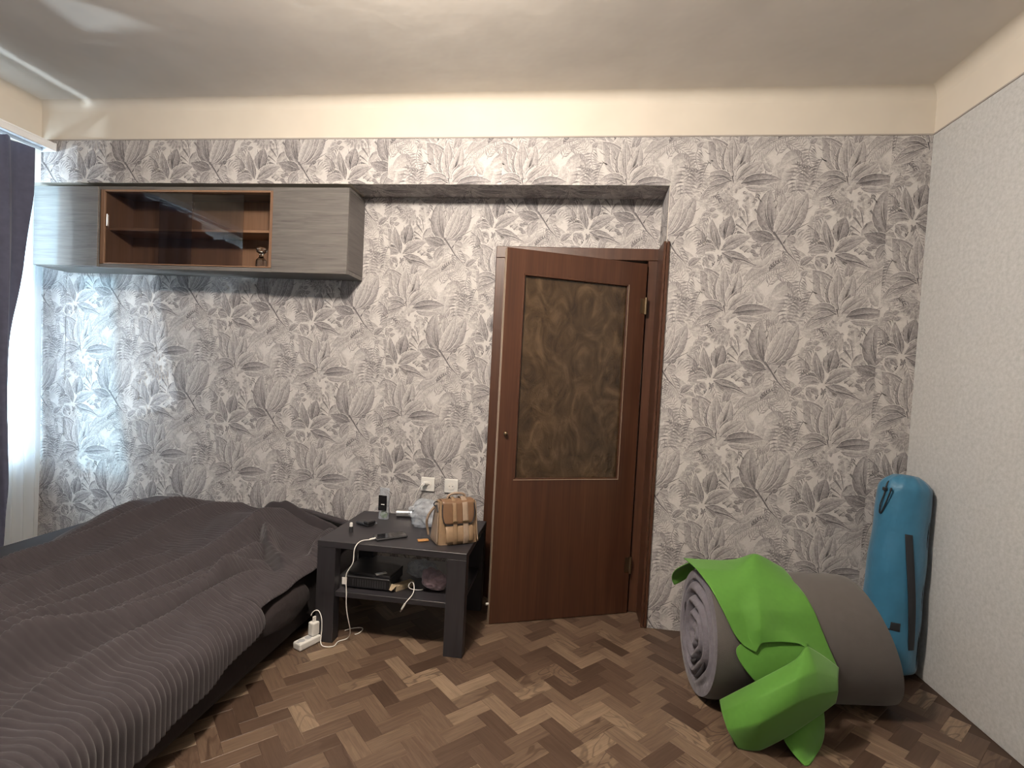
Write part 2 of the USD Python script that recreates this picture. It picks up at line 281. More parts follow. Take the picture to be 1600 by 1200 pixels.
def leaf(b, t, w, bend=0.0, dark=0.5, light=0.2, n=8, mott=1.0, fat=0.75, vein=True, side=1):
    Pm = bez(b, t, bend, n); s = np.linspace(0, 1, n)
    T = np.gradient(Pm, axis=0); N = np.c_[-T[:, 1], T[:, 0]]; N /= np.linalg.norm(N, axis=1, keepdims=True) + 1e-9
    h = (w * 1.22 / 2) * np.sin(PI * s ** fat) ** 0.8
    h[0] = w * .03; h[-1] = 0.0
    L, Rr = Pm + N * h[:, None], Pm - N * h[:, None]
    grad = dark + (light - dark) * s ** 0.6
    tm = np.clip(grad + 0.10, 0, 1)
    if side < 0: L, Rr = Rr, L
    LC[0] += 1; LC[1] = True
    if w > .018:
        o = np.minimum(h * .14, .0024) + .0006
        sg = side
        tr0, cc0 = strip_tris(L + N * (o * sg)[:, None], Rr - N * (o * sg)[:, None], np.full(n, .03), np.full(n, .03))
        prints.append((np.array(tr0), np.array(cc0), .3, LC[0]))
    LC[0] += 1
    t1, c1 = strip_tris(L, Pm, np.full(n, light * 0.8), tm)
    t2, c2 = strip_tris(Pm, Rr, np.clip(grad * 0.65, 0, 1), np.clip(grad + 0.18, 0, 1))
    tr, cc = t1 + t2, c1 + c2
    prints.append((np.array(tr), np.array(cc), mott, LC[0]))
    LC[0] += 1
    if w > .034 and vein:
        for q in range(9):
            f = R.uniform(-.9, .9); a0 = R.uniform(.05, .35); a1 = a0 + R.uniform(.3, .6)
            ss = np.linspace(a0, min(a1, .97), 5); C_ = np.stack([np.interp(ss, s, Pm[:, k]) for k in (0, 1)], 1); Nn_ = np.stack([np.interp(ss, s, N[:, k]) for k in (0, 1)], 1); hh = np.interp(ss, s, h)
            line(C_ + Nn_ * (hh * f * np.linspace(.6, 1.0, 5))[:, None], w * R.uniform(.03, .075), float(np.clip(dark + R.uniform(-.38, .30), .02, .95)))
        for q in range(7):                              # torn, inky edge
            i0 = R.integers(1, n - 2); sd = R.choice((-1, 1)); e0 = Pm[i0] + sd * N[i0] * h[i0] * .8; dd = (Pm[-1] - Pm[0]); dd = dd / np.linalg.norm(dd)
            line([e0, e0 + sd * N[i0] * w * .10 + dd * w * .14, e0 + sd * N[i0] * w * .14 + dd * w * .32], w * .05, float(np.clip(dark + R.uniform(-.05, .3), 0, 1)))
    if vein:
        LC[0] += 1; line(Pm[:-1], w * 0.045 + .0006, min(1, dark + .25))
    LC[1] = False
def line(P, w, tone, taper=True):
    if not LC[1]: LC[0] += 1
    P = np.array(P); T = np.gradient(P, axis=0); N = np.c_[-T[:, 1], T[:, 0]]; N /= np.linalg.norm(N, axis=1, keepdims=True) + 1e-9
    h = (w / 2) * (np.linspace(1, 0.25, len(P)) if taper else np.ones(len(P)))
    tr, cc = strip_tris(P + N * h[:, None], P - N * h[:, None], np.full(len(P), tone), np.full(len(P), tone))
    prints.append((np.array(tr), np.array(cc), 0.6, LC[0]))
def frond(P, n, ln, ang, w, tone, sides=(1, -1), stem=True, droop=0.15, taper=0.5, s0=0.08):
    P = np.array(P, float); t = np.r_[0, np.cumsum(np.linalg.norm(np.diff(P, axis=0), axis=1))]; t /= t[-1]
    cs = CubicSpline(t, P); s = np.linspace(s0, 1, n); Q = cs(s); T = cs(s, 1); T /= np.linalg.norm(T, axis=1, keepdims=True)
    if stem: line(cs(np.linspace(0, 1, 10)), .0035, min(1, tone + .1))
    tr, cc = [], []; LC[0] += 1
    for i in range(n):
        for sd in sides:
            a = ang * sd; c, q = math.cos(a), math.sin(a); d = np.array([T[i, 0] * c - T[i, 1] * q, T[i, 0] * q + T[i, 1] * c])
            l = ln * (1 - taper * abs(s[i] - .35)) * R.uniform(.85, 1.1); b = Q[i]; e = b + d * l
            mid = b + d * l * .45; nn = np.array([-d[1], d[0]]) * w / 2; e = e + np.array([-d[1], d[0]]) * l * droop * -sd
            tn = np.clip(tone + R.uniform(-.12, .12), 0, 1)
            tr += [(b, mid + nn, mid - nn), (mid + nn, e, mid - nn)]
            cc += [(tn + .1, tn - .08, tn + .08), (tn - .08, tn - .1, tn + .05)]
    prints.append((np.array(tr), np.clip(np.array(cc), 0, 1), 0.6, LC[0]))

# background washes and pale ferns
for q in range(46):
    c = np.array([R.uniform(-.265, .265), R.uniform(-.64, 0)]); a = R.uniform(0, 2 * PI)
    leaf(c, c + R.uniform(.09, .17) * np.array([math.cos(a), math.sin(a)]), R.uniform(.035, .085), R.uniform(-.25, .25), R.uniform(.22, .46), R.uniform(.04, .16), vein=False, side=1 if q % 2 else -1)
for q in range(9):
    c = np.array([R.uniform(-.265, .265), R.uniform(-.64, 0)]); a = R.uniform(0, 2 * PI); d = np.array([math.cos(a), math.sin(a)]); e = np.array([-d[1], d[0]])
    frond([c, c + .06 * d + .012 * e, c + .13 * d], 9, .05, .9, .0075, R.uniform(.3, .5), droop=.2)
frond([fA(1000, 250), fA(800, 330), fA(650, 470)], 17, .075, 1.0, .0034, .42, sides=(1,), droop=.3)
frond([fA(640, 470), fA(740, 330), fA(900, 265), fA(1020, 280)], 18, .07, .75, .0032, .36, sides=(-1,), droop=-.2)
frond([fA(640, 470), fA(740, 330), fA(900, 265)], 12, .05, .6, .003, .36, sides=(1,), droop=.2)
frond([fA(150, 300), fA(140, 450), fA(190, 600), fA(170, 700)], 15, .055, 1.15, .0105, .40, droop=.1)
frond([fA(60, 420), fA(80, 560), fA(60, 700)], 10, .045, 1.3, .011, .42, droop=.1)
frond([fA(260, 420), fA(215, 500), fA(190, 620)], 8, .038, 1.0, .010, .62, sides=(-1,))
frond([fA(1140, 500), fA(1090, 620), fA(1080, 740)], 8, .06, 1.45, .009, .55, sides=(1, -1), stem=False)
frond([fB(560, 500), fB(640, 640), fB(690, 800)], 12, .058, .85, .0075, .50, sides=(1,), droop=.35)
frond([fB(640, 480), fB(700, 500), fB(740, 560)], 8, .06, 1.3, .007, .46, sides=(1,), droop=.3, stem=False)
frond([fB(420, 560), fB(470, 650), fB(540, 740), fB(650, 760)], 15, .085, 1.35, .0045, .36, sides=(1,), droop=-.1, stem=False)
frond([fB(500, 560), fB(620, 650), fB(670, 760)], 11, .08, 1.1, .0045, .34, sides=(-1,), droop=.2)
for q in range(14):                                   # small inky sprigs between the leaves
    c = np.array([R.uniform(-.265, .265), R.uniform(-.64, 0)]); a = R.uniform(0, 2 * PI); d = np.array([math.cos(a), math.sin(a)]); e = np.array([-d[1], d[0]])
    frond([c, c + .03 * d + .008 * e, c + .07 * d], 6, .022, .8, .0062, R.uniform(.55, .8), droop=.2)
# fan leaves ("tulip")
leaf(fB(470, 440), fB(540, 120), .055, -.1, .50, .22)
leaf(fB(475, 450), fB(450, 105), .085, .22, .55, .30, side=-1)
leaf(fB(490, 450), fB(740, 160), .090, -.12, .50, .24)
leaf(fB(500, 450), fB(690, 220), .045, -.05, .62, .30)
leaf(fB(480, 450), fB(640, 150), .05, -.05, .40, .16)
for x in range(5): line([fB(485 + 14 * x, 180 - 6 * x), fB(488 + 12 * x, 115)], .0045, .6)
leaf(fB(480, 490), fB(270, 420), .058, .1, .72, .42)
leaf(fB(470, 520), fB(380, 640), .05, -.25, .45, .25)
line([fB(470, 430), fB(520, 500), fB(575, 585), fB(640, 650)], .010, .78)
line([fB(545, 520), fB(610, 440), fB(680, 405), fB(745, 378)], .007, .75)
leaf(fB(600, 450), fB(650, 430), .02, 0, .8, .6, vein=False); leaf(fB(640, 520), fB(570, 480), .045, .1, .4, .25)
# twigs with knots
for a, b, w in ((fA(600, 890), fA(625, 1050), .006), (fA(540, 960), fA(612, 1060), .011), (fA(660, 1025), fA(622, 1075), .008), (fA(690, 905), fA(750, 1000), .010),
                (fA(520, 1110), fA(640, 1160), .012), (fA(510, 1040), fA(600, 1110), .008), (fA(760, 1060), fA(800, 1100), .012), (fB(200, 545), fB(240, 520), .007), (fB(235, 570), fB(275, 540), .007)):
    line(bez(a, b, .06, 5), w, .66)
for x, y in ((310, 540), (345, 530), (320, 600), (300, 575)): leaf(fB(x - 22, y - 12), fB(x + 30, y + 8), .018, .3, .75, .45, vein=False, n=5)
# three-leaf sprig
leaf(fB(925, 600), fB(872, 365), .046, .12, .55, .30)
leaf(fB(900, 595), fB(745, 555), .078, .18, .50, .34)
leaf(fB(900, 600), fB(735, 600), .040, -.2, .45, .28)
leaf(fB(972, 535), fB(1030, 350), .064, .06, .66, .40, fat=.9)
leaf(fB(945, 605), fB(1190, 515), .055, .16, .52, .25)
leaf(fB(950, 625), fB(1215, 735), .060, -.06, .60, .22, side=-1)
line([fB(1030, 665), fB(1130, 690), fB(1225, 735)], .008, .8)
line([fB(975, 535), fB(935, 600), fB(925, 660)], .010, .02); line([fB(735, 395), fB(785, 430), fB(815, 495)], .004, .7)
leaf(fB(810, 500), fB(790, 430), .018, 0, .65, .5, vein=False, n=5)
# hooped pods
for a, b, w, d in ((fB(680, 690), fB(785, 635), .030, .62), (fB(800, 650), fB(830, 715), .028, .5), (fB(835, 640), fB(885, 690), .028, .6), (fB(690, 770), fB(740, 735), .024, .4)):
    leaf(a, b, w, .25, d, .35)
line(smooth_path(np.c_[np.array([fB(800, 625), fB(840, 615), fB(890, 625), fB(905, 670), fB(880, 730), fB(830, 750)]), np.zeros(6)], 14)[:, :2], .008, .02, taper=False)
line(smooth_path(np.c_[np.array([fB(795, 625), fB(785, 660), fB(800, 705), fB(830, 735)]), np.zeros(4)], 10)[:, :2], .006, .03, taper=False)
line(smooth_path(np.c_[np.array([fB(915, 640), fB(935, 670), fB(915, 720)]), np.zeros(3)], 8)[:, :2], .008, .55)
# the big plant
leaf(fA(430, 570), fA(250, 232), .100, -.16, .52, .34)
leaf(fA(440, 560), fA(330, 260), .060, -.1, .46, .28)
leaf(fA(470, 585), fA(410, 330), .055, .08, .80, .45)
leaf(fA(490, 600), fA(490, 235), .062, .06, .48, .22)
leaf(fA(505, 600), fA(625, 265), .056, -.12, .46, .20)
leaf(fA(515, 600), fA(600, 455), .030, -.1, .88, .60)
leaf(fA(570, 300), fA(720, 225), .022, .3, .3, .12, vein=False); leaf(fA(545, 300), fA(575, 170), .022, -.2, .55, .3)
leaf(fA(590, 300), fA(650, 190), .018, .2, .6, .3)
leaf(fA(520, 630), fA(775, 470), .056, .10, .50, .16)
leaf(fA(610, 640), fA(700, 600), .022, .1, .75, .5, vein=False)
leaf(fA(560, 665), fA(945, 640), .052, .10, .72, .36, side=-1)
leaf(fA(600, 700), fA(860, 715), .026, -.12, .45, .25)
leaf(fA(470, 620), fA(205, 610), .045, -.26, .55, .22)
line([fA(470, 640), fA(400, 600), fA(310, 610), fA(240, 660)], .006, .8)
leaf(fA(455, 640), fA(155, 785), .056, -.10, .50, .20)
line([fA(440, 640), fA(330, 680), fA(230, 690), fA(190, 760)], .005, .7)
line([fA(475, 590), fA(488, 660)], .007, .85)
# blossom head
c0 = fA(510, 800)
for k in range(34):
    a = R.uniform(0, 2 * PI); rr = .058 * math.sqrt(R.uniform(0, 1)); p_ = c0 + rr * np.array([math.cos(a), 1.05 * math.sin(a)])
    a2 = a + R.uniform(-.6, .6); ln = R.uniform(.016, .028)
    leaf(p_, p_ + ln * np.array([math.cos(a2), math.sin(a2)]), R.uniform(.008, .014), R.uniform(-.2, .2), R.uniform(.35, .85), R.uniform(.05, .35), n=4, vein=False)
for k in range(9):
    a = PI * (.1 + .08 * k) + PI; p_ = c0 + .062 * np.array([math.cos(a), math.sin(a)])
    leaf(p_, p_ + .03 * np.array([math.cos(a), math.sin(a) - .2]), .012, .2, .55, .3, n=4, vein=False)
for x, y in ((230, 915), (290, 905), (250, 950), (310, 960), (215, 965)): leaf(fA(x - 40, y + 10), fA(x + 30, y - 10), .02, .2, .55, .3, n=5, vein=False)

TILE_T = np.vstack([t for t, c, m, l_ in prints]); TILE_C = np.vstack([np.where(c > .12, c * 1.10, c) for t, c, m, l_ in prints])
TILE_L = np.concatenate([np.full(len(t), l_) for t, c, m, l_ in prints])
TILE_M = np.concatenate([np.full(len(t), m) for t, c, m, l_ in prints])
NL = LC[0]
def clip_half(T, C, L, Mo, axis, val, keep_greater):
    sgn = 1 if keep_greater else -1
    d = sgn * (T[:, :, axis] - val); ins = d >= 0
    full = ins.all(1); part = ins.any(1) & ~full
    oT, oC, oL, oM = [T[full]], [C[full]], [L[full]], [Mo[full]]
    aT, aC, aL, aM = [], [], [], []
    for i in np.nonzero(part)[0]:
        poly = []
        for j in range(3):
            k = (j + 1) % 3
            if ins[i, j]: poly.append((T[i, j], C[i, j]))
            if ins[i, j] != ins[i, k]:
                s = d[i, j] / (d[i, j] - d[i, k]); poly.append((T[i, j] + s * (T[i, k] - T[i, j]), C[i, j] + s * (C[i, k] - C[i, j])))
        for k in range(1, len(poly) - 1):
            aT.append([poly[0][0], poly[k][0], poly[k + 1][0]]); aC.append([poly[0][1], poly[k][1], poly[k + 1][1]]); aL.append(L[i]); aM.append(Mo[i])
    if aT:
        oT.append(np.array(aT)); oC.append(np.array(aC)); oL.append(np.array(aL)); oM.append(np.array(aM))
    return np.vstack(oT), np.vstack(oC), np.concatenate(oL), np.concatenate(oM)
def paper(x0, x1, z0, z1, cx, cz, place, parent, skip=None):
    """One hung length of wallpaper: base sheet and its print. place(x, z, off) -> world points."""
    Ts, Cs, Ls, Ms = [], [], [], []
    for i in range(int(math.floor((x0 - cx - .4) / .53)), int(math.ceil((x1 - cx + .4) / .53)) + 1):
        for j in range(int(math.floor((z0 - cz - .4) / .64)), int(math.ceil((z1 - cz + .9) / .64)) + 1):
            T = TILE_T + np.array([cx + .53 * i, cz + .64 * j])
            ok = (T[:, :, 0].max(1) > x0) & (T[:, :, 0].min(1) < x1) & (T[:, :, 1].max(1) > z0) & (T[:, :, 1].min(1) < z1)
            if ok.any(): Ts.append(T[ok]); Cs.append(TILE_C[ok]); Ls.append(TILE_L[ok]); Ms.append(TILE_M[ok])
    T, C, L, Mo = np.vstack(Ts), np.vstack(Cs), np.concatenate(Ls), np.concatenate(Ms)
    for ax, v, g in ((0, x0, True), (0, x1, False), (1, z0, True), (1, z1, False)): T, C, L, Mo = clip_half(T, C, L, Mo, ax, v, g)
    off = .0010 + min(.000006, .0024 / NL) * L
    V = place(T[:, :, 0].ravel(), T[:, :, 1].ravel(), np.repeat(off, 3))
    A = np.c_[np.clip(C.ravel(), 0, 1), np.repeat(Mo, 3), np.zeros(C.size)]
    F = np.arange(len(V)).reshape(-1, 3)
    e = .0009
    q = place(np.array([x0, x1, x1, x0, x0, x1, x1, x0]), np.array([z0, z0, z1, z1] * 2), np.array([e] * 4 + [0] * 4))
    n = len(V); qf = np.array([(0, 1, 2), (0, 2, 3), (0, 5, 1), (0, 4, 5), (1, 6, 2), (1, 5, 6), (2, 7, 3), (2, 6, 7), (3, 4, 0), (3, 7, 4)]) + n
    V = np.vstack([V, q]); F = np.vstack([F, qf]); A = np.vstack([A, np.tile([0.03, .35, 0], (8, 1))])
    return obj('wallpaper_strip', (V, F), 'leaf_wallpaper', parent, False, None, A)

# ------------------------------------------------------------------ the setting
YN = -4.3                                             # near wall, behind the camera
wb = thing('wall_back', None, None, kind='structure')
obj('wall_body', cat_([box(XE, XR + .3, 0, .40, -.1, ZC), box(-3.75, -.456, D, .40, -.1, ZS), box(-.456, XE, D, .40, 1.995, ZS), box(-3.75, XE, 0, .40, ZS, ZC)]), 'cream_paint', wb, False)
front = lambda y: (lambda x, z, o: np.c_[x, y - o, z])
paper(XE + .002, .63, .0, ZW, .2112, 2.284, front(0), wb)
paper(.63, 1.16, .0, ZW, .7412, 2.2999, front(0), wb)
paper(1.16, 1.46, .0, ZW, 1.2712, 2.2999, front(0), wb)
paper(1.46, XR - .002, .0, ZW, 1.62, 2.46, front(0), wb)
for k, (a, b) in enumerate(((-3.16, -2.63), (-2.63, -2.10), (-2.10, -1.57), (-1.57, -1.04), (-1.04, -.42))):
    paper(a, b, ZS, ZW, a + .34, 2.64 if k < 4 else 2.284, front(0), wb)
paper(-.42, XE + .002, ZS, ZW, -.307, 2.284, front(0), wb)
paper(-3.42, -3.20, .0, ZS, -3.09, 1.30, front(D), wb)
for k, zc in zip(range(-1, 4), (1.31, 1.3237, 1.2504, 1.2455, 1.656)):
    xa = -2.563 + .53 * k - .11
    paper(xa, min(xa + .53, -.457), .0, ZS, -2.563 + .53 * k, zc, front(D), wb)
xa = -2.563 + .53 * 4 - .11
paper(xa, -.457, .0, ZS, -.443, 1.81, front(D), wb)
paper(-.457, .0, 1.995, ZS, -.443, 1.81, front(D), wb)
paper(.0, XE, 1.995, ZS, .087, 1.81, front(D), wb)
paper(-1.245, XE - .002, 0.002, D - .002, -.6, .1, lambda x, z, o: np.c_[x, z, ZS - o], wb)      # soffit of the niche
paper(.0, D - .002, 1.99, ZS - .002, .1, 2.1, lambda x, z, o: np.c_[XE - o, x, z], wb)           # its right cheek above the door
# thin dark strip painting the shadow line along the top of the wallpaper
obj('paper_shadow_line', box(-3.16, XR - .004, -.0045, -.0005, ZW - .003, ZW + .004), 'shadow_line_grey', wb, False)
# soft cove where band meets ceiling
def cove(P0, P1, inward, up, r=.05, n=7):
    a = np.linspace(0, PI / 2, n); prof = [(r - r * math.sin(t), -(r - r * math.cos(t))) for t in a]
    V, F = [], []
    for P in (P0, P1):
        V.append(P)
        for s, t in prof: V.append(np.array(P) + np.array(inward) * s + np.array([0, 0, 1]) * t)
    m = n + 1
    for i in range(1, n): F += [(i, i + 1, m + i + 1), (i, m + i + 1, m + i)]
    me = trimesh.Trimesh(V, F, process=False); return me
obj('cove', cove((-3.16, 0, ZC), (XR, 0, ZC), (0, -1, 0), 1), 'cream_paint', wb, True)

wr = thing('wall_right', None, None, kind='structure')
obj('wall_body', box(XR, XR + .3, YN, 0, -.1, ZC), 'cream_paint', wr, False)
for a, b in ((YN, -3.2), (-3.2, -2.14), (-2.14, -1.08), (-1.08, -.001)):
    obj('wallpaper_strip', box(XR - .003, XR, a, b - .0006, .001, ZW, .0008), 'pale_wallpaper', wr, False)
obj('paper_shadow_line', box(XR - .0065, XR - .002, YN, -.003, ZW - .003, ZW + .004), 'shadow_line_grey', wr, False)  # same painted shadow line, carried along the right wall
obj('cove', cove((XR, 0, ZC), (XR, YN, ZC), (-1, 0, 0), 1), 'cream_paint', wr, True)
wn = thing('wall_near', None, None, kind='structure')
obj('wall_body', box(-3.75, XR + .3, YN - .25, YN, -.1, ZC), 'pale_wallpaper', wn, False)
wl = thing('wall_left', None, None, kind='structure')
obj('lintel', box(-3.45, XL, YN, 0, 2.505, ZC), 'cream_paint', wl, False)
obj('lintel', box(-3.45, XL, 0, D, 2.505, ZS + .3), 'cream_paint', wl, False)
obj('sill_wall', box(-3.75, -3.43, YN, D, -.1, .52), 'cream_paint', wl, False)
obj('head_wall', box(-3.75, -3.43, YN, D, 2.42, ZC), 'cream_paint', wl, False)
obj('side_pier', box(-3.75, -3.43, YN, -3.55, .52, 2.42), 'cream_paint', wl, False)
obj('cove', cove((XL, YN, ZC), (XL, 0, ZC), (1, 0, 0), 1), 'cream_paint', wl, True)
ce = thing('ceiling', None, None, kind='structure')
obj('ceiling_slab', box(-3.75, XR + .3, YN - .25, .40, ZC, ZC + .2), 'ceiling_paint', ce, False)
# hallway beyond the door, so that no daylight leaks through its gap
hl = thing('wall_hall', None, None, kind='structure')
obj('wall_body', cat_([box(-1.2, 1.3, 1.5, 1.6, -.1, 2.5), box(-1.3, -1.2, .40, 1.6, -.1, 2.5), box(1.2, 1.3, .40, 1.6, -.1, 2.5), box(-1.3, 1.3, .40, 1.6, 2.4, 2.5)]), 'cream_paint', hl, False)

win = thing('window_1', None, None, kind='structure')
fr = []
for a, b in ((-3.55, -3.47), (-2.42, -2.30), (-1.18, -1.06), (.125, D - .002)): fr.append(box(-3.50, -3.44, a, b, .52, 2.42, .006))
for a, b in ((.52, .60), (2.34, 2.42)): fr.append(box(-3.50, -3.44, -3.55, D - .002, a, b, .006))
for m in fr: obj('window_frame', m, 'white_paint', win, False)
for a, b in ((-3.47, -2.42), (-2.30, -1.18), (-1.06, .125)):
    obj('window_pane', box(-3.474, -3.468, a, b, .60, 2.34), 'window_glass', win, False)
obj('window_sill', box(-3.44, -3.20, -3.5, -.16, .50, .535, .01), 'white_paint', win)

# ---- floor: herringbone blocks, the nearest as single pieces
fl = thing('floor', None, None, kind='structure')
obj('floor_base', box(-3.75, XR + .3, YN, 1.6, -.1, -.0012), 'floor_joint', fl, False)
PW, PL = .0655, .164
def block(cx, cy, ang, seed):
    rr = np.random.default_rng(seed)
    c, e = .0009, .0006
    hx, hy = PL / 2 - .0002, PW / 2 - .0002
    P = np.array([(-hx, -hy, -e), (hx, -hy, -e), (hx, hy, -e), (-hx, hy, -e), (-hx + c, -hy + c, 0), (hx - c, -hy + c, 0), (hx - c, hy - c, 0), (-hx + c, hy - c, 0)])
    P[:, 2] += rr.uniform(-.0002, .0002)
    F = np.array([(4, 5, 6), (4, 6, 7), (0, 1, 5), (0, 5, 4), (1, 2, 6), (1, 6, 5), (2, 3, 7), (2, 7, 6), (3, 0, 4), (3, 4, 7)])
    uv = P[:, :2] * (1 if rr.random() < .5 else -1)
    ca, sa = math.cos(ang), math.sin(ang)
    V = np.c_[cx + P[:, 0] * ca - P[:, 1] * sa, cy + P[:, 0] * sa + P[:, 1] * ca, P[:, 2]]
    light = float(np.clip(rr.normal(.45, .22), .05, .95)); zeb = float(rr.random() < .20) * rr.uniform(.6, 1.0)
    if zeb: light = min(.9, light + .22)
    return V, F, uv, np.tile([light, zeb, rr.random()], (8, 1))
blocks = []
c45, s45 = math.cos(PI / 4), math.sin(PI / 4)
N_ = 44
k = 0
for i in range(-N_, N_):
    for j in range(-N_ // 2, N_ // 2):
        # herringbone in a frame turned 45 degrees: each zig-zag column steps by PW
        for o in (0, 1):
            if o == 0: px_, py_, a0 = i * PW + PL / 2 + j * 2 * PL * 0, i * PW + PW / 2, 0
            else: px_, py_, a0 = i * PW + PW / 2 + PL * 0, i * PW + PW + PL / 2, 1
            px_ += j * PL; py_ -= j * PL
            a = a0 * PI / 2
            X = px_ * c45 - py_ * s45; Y = px_ * s45 + py_ * c45
            X, Y = X - .35, Y - 1.2
            if -3.3 < X < XR - .03 and YN < Y < .30:
                if Y > -.10 and X > XE - .03 and Y > -.05: continue
                if Y > D - .06 and not (-.42 < X < .40): continue
                blocks.append((X, Y, a + PI / 4)); k += 1
def view(b):
    v = np.array([b[0], b[1], 0]) - np.array(c_); z = v @ np.array(f_)
    if z < .3: return -1
    x, y = 800 - 7 + 800 * (v @ np.array(r_)) / z, 618.4 - 800 * (v @ np.array(u_)) / z
    if not (-40 < x < 1640 and y < 1240) or (b[0] < -1.2): return -1
    if -1.05 < b[0] < -.45 and b[1] > -.25: return -.5 + 1 / z
    return 1 / z
order = sorted(range(len(blocks)), key=lambda i: -view(blocks[i]))
rest = []
for n_, i in enumerate(order):
    V, F, uv, A = block(*blocks[i], 1000 + i)
    if n_ < 300 and view(blocks[i]) > -1: obj('parquet_block', (V, F), 'parquet', fl, False, uv, A)
    else: rest.append((V, F, uv, A))
o_ = 0; VV, FF, UU, AA = [], [], [], []
for V, F, uv, A in rest: VV.append(V); FF.append(F + o_); UU.append(uv); AA.append(A); o_ += len(V)
tag(obj('parquet_field', (np.vstack(VV), np.vstack(FF)), 'parquet', fl, False, np.vstack(UU), np.vstack(AA)), 'remaining small herringbone blocks of the floor', kind='stuff')

# ---- door
dr = thing('door_1', None, None, kind='structure')
obj('frame_jamb', box(-.454, -.391, .165, D + .10, .001, 1.985, .003), 'door_wood', dr, False)
obj('frame_jamb', box(.378, XE - .001, .165, D + .10, .001, 1.985, .003), 'door_wood', dr, False)
obj('frame_head', box(-.454, XE - .001, .160, D + .10, 1.926, 1.99, .003), 'door_wood', dr, False)
obj('side_board', box(XE + .0015, XE + .016, -.012, -.0015, .004, 1.986, .001), 'door_wood', dr, False)
obj('side_board', box(XE - .014, XE - .001, -.012, .165, .004, 1.986, .001), 'door_wood', dr, False)
H0, F0 = np.array([.372, .145]), np.array([-.345, -.155])
LA = math.atan2(*(F0 - H0)[::-1])                      # leaf x axis runs hinge -> free edge
lf = thing('leaf', None, None, parent=dr, loc=(H0[0], H0[1], 0), rz=LA)
# local: x along the leaf, y towards the room is +? (leaf turned by ~203 degrees: +y local faces the room)
LW, LZ0, LZ1, LT = .78, .004, 1.905, .038
gx0, gx1, gz0, gz1 = .102, .690, .742, 1.785
body = [box(0, gx0, -LT, 0, LZ0, LZ1), box(gx1, LW, -LT, 0, LZ0, LZ1), box(gx0, gx1, -LT, 0, LZ0, gz0), box(gx0, gx1, -LT, 0, gz1, LZ1)]
obj('leaf_panel', cat_(body), 'door_wood', lf, False)
bw = .009
obj('glazing_bead', cat_([box(gx0, gx0 + bw, -.010, .002, gz0, gz1, .002), box(gx1 - bw, gx1, -.010, .002, gz0, gz1, .002), box(gx0, gx1, -.010, .002, gz0, gz0 + bw, .002), box(gx0, gx1, -.010, .002, gz1 - bw, gz1, .002)]), 'door_wood', lf, False)
obj('bead_highlight', cat_([box(gx0 - .001, gx0 + .003, -.002, .0028, gz0, gz1), box(gx0, gx1, -.002, .0028, gz0 - .001, gz0 + .003)]), 'pale_leather', lf, False)  # pale strips paint a highlight along two sides of the bead
xs, zs = np.linspace(gx0 + .002, gx1 - .002, 150), np.linspace(gz0 + .002, gz1 - .002, 260)
XX, ZZ = np.meshgrid(xs, zs, indexing='ij')
PP = np.stack([XX * 7, ZZ * 5, XX * 0 + 3.1], -1).reshape(-1, 3)
rel = meshkit.fbm(PP, 3, 5).reshape(XX.shape); rel2 = 1 - np.abs(meshkit.noise(np.stack([XX * 4.2 + .25 * rel, ZZ * 2.4 + .5 * XX, XX * 0 + 7.7], -1).reshape(-1, 3), 9).reshape(XX.shape)) * 3.0
rel3 = 1 - np.abs(meshkit.noise(np.stack([XX * 6 + 1.4 * ZZ, ZZ * 3.1 - 2.0 * XX + .4 * rel, XX * 0 + 1.3], -1).reshape(-1, 3), 15).reshape(XX.shape)) * 3.0
YY = -.016 + .0035 * rel + .0045 * np.clip(rel2, 0, 1) ** 6 + .0075 * np.clip(rel3, 0, 1) ** 16
obj('pane', sheet(np.stack([XX, YY, ZZ], -1), .0012), 'amber_pane', lf, True)
obj('lit_edge_strip', box(LW, LW + .002, -LT + .003, -.003, LZ0, LZ1 - .004), 'pale_leather', lf, False)  # pale colour stands in for light catching the leaf's free edge
obj('latch_knob', lathe([(0, 0), (.008, 0), (.009, .004), (.0105, .012), (.008, .018), (0, .020)], 16), 'aged_brass', lf, True)
UsdGeom.Xformable(stage.GetPrimAtPath(str(lf.GetPath()) + '/latch_knob')).AddTransformOp().Set(Gf.Matrix4d(1, 0, 0, 0, 0, 0, -1, 0, 0, 1, 0, 0, .745, 0, .98, 1))
for zh in (.27, 1.68):
    obj('hinge', cat_([tube([(.0, .008, zh - .045), (.0, .008, zh + .045)], .007, 10), box(0, .03, .0, .0025, zh - .04, zh + .04)]), 'aged_brass', lf, 30)
obj('door_bolt', tube([(LW + .002, -.02, .10), (LW + .016, -.02, .10)], .006, 10), 'white_plastic', lf, 30)

# ------------------------------------------------------------------ wall cabinet
cab = thing('wall_cabinet', 'long grey oak wall cabinet with a glazed brown middle bay, hung under the lintel', 'cabinet')
CX0, CX1, CZ0, CZ1, CY0, CY1 = -3.185, -1.246, 1.780, 2.247, -.004, D - .003
obj('top_board', box(CX0, CX1, CY0 + .004, CY1, CZ1 - .018, CZ1, .001), 'grey_oak', cab, False)
obj('bottom_board', box(CX0, CX1, CY0 + .004, CY1, CZ0, CZ0 + .022, .001), 'grey_oak', cab, False)
obj('side_board', box(CX1 - .018, CX1, CY0 + .004, CY1, CZ0 + .023, CZ1 - .019, .001), 'grey_oak_side', cab, False)
obj('side_board', box(CX0, CX0 + .018, CY0 + .004, CY1, CZ0 + .023, CZ1 - .019, .001), 'grey_oak_side', cab, False)
obj('door', box(CX0, -2.764, CY0 - .014, CY0 + .003, CZ0 + .004, CZ1 - .006, .0012), 'grey_oak', cab, False)
obj('door', box(-1.684, CX1 + .001, CY0 - .014, CY0 + .003, CZ0 - .003, CZ1 - .006, .0012), 'grey_oak', cab, False)
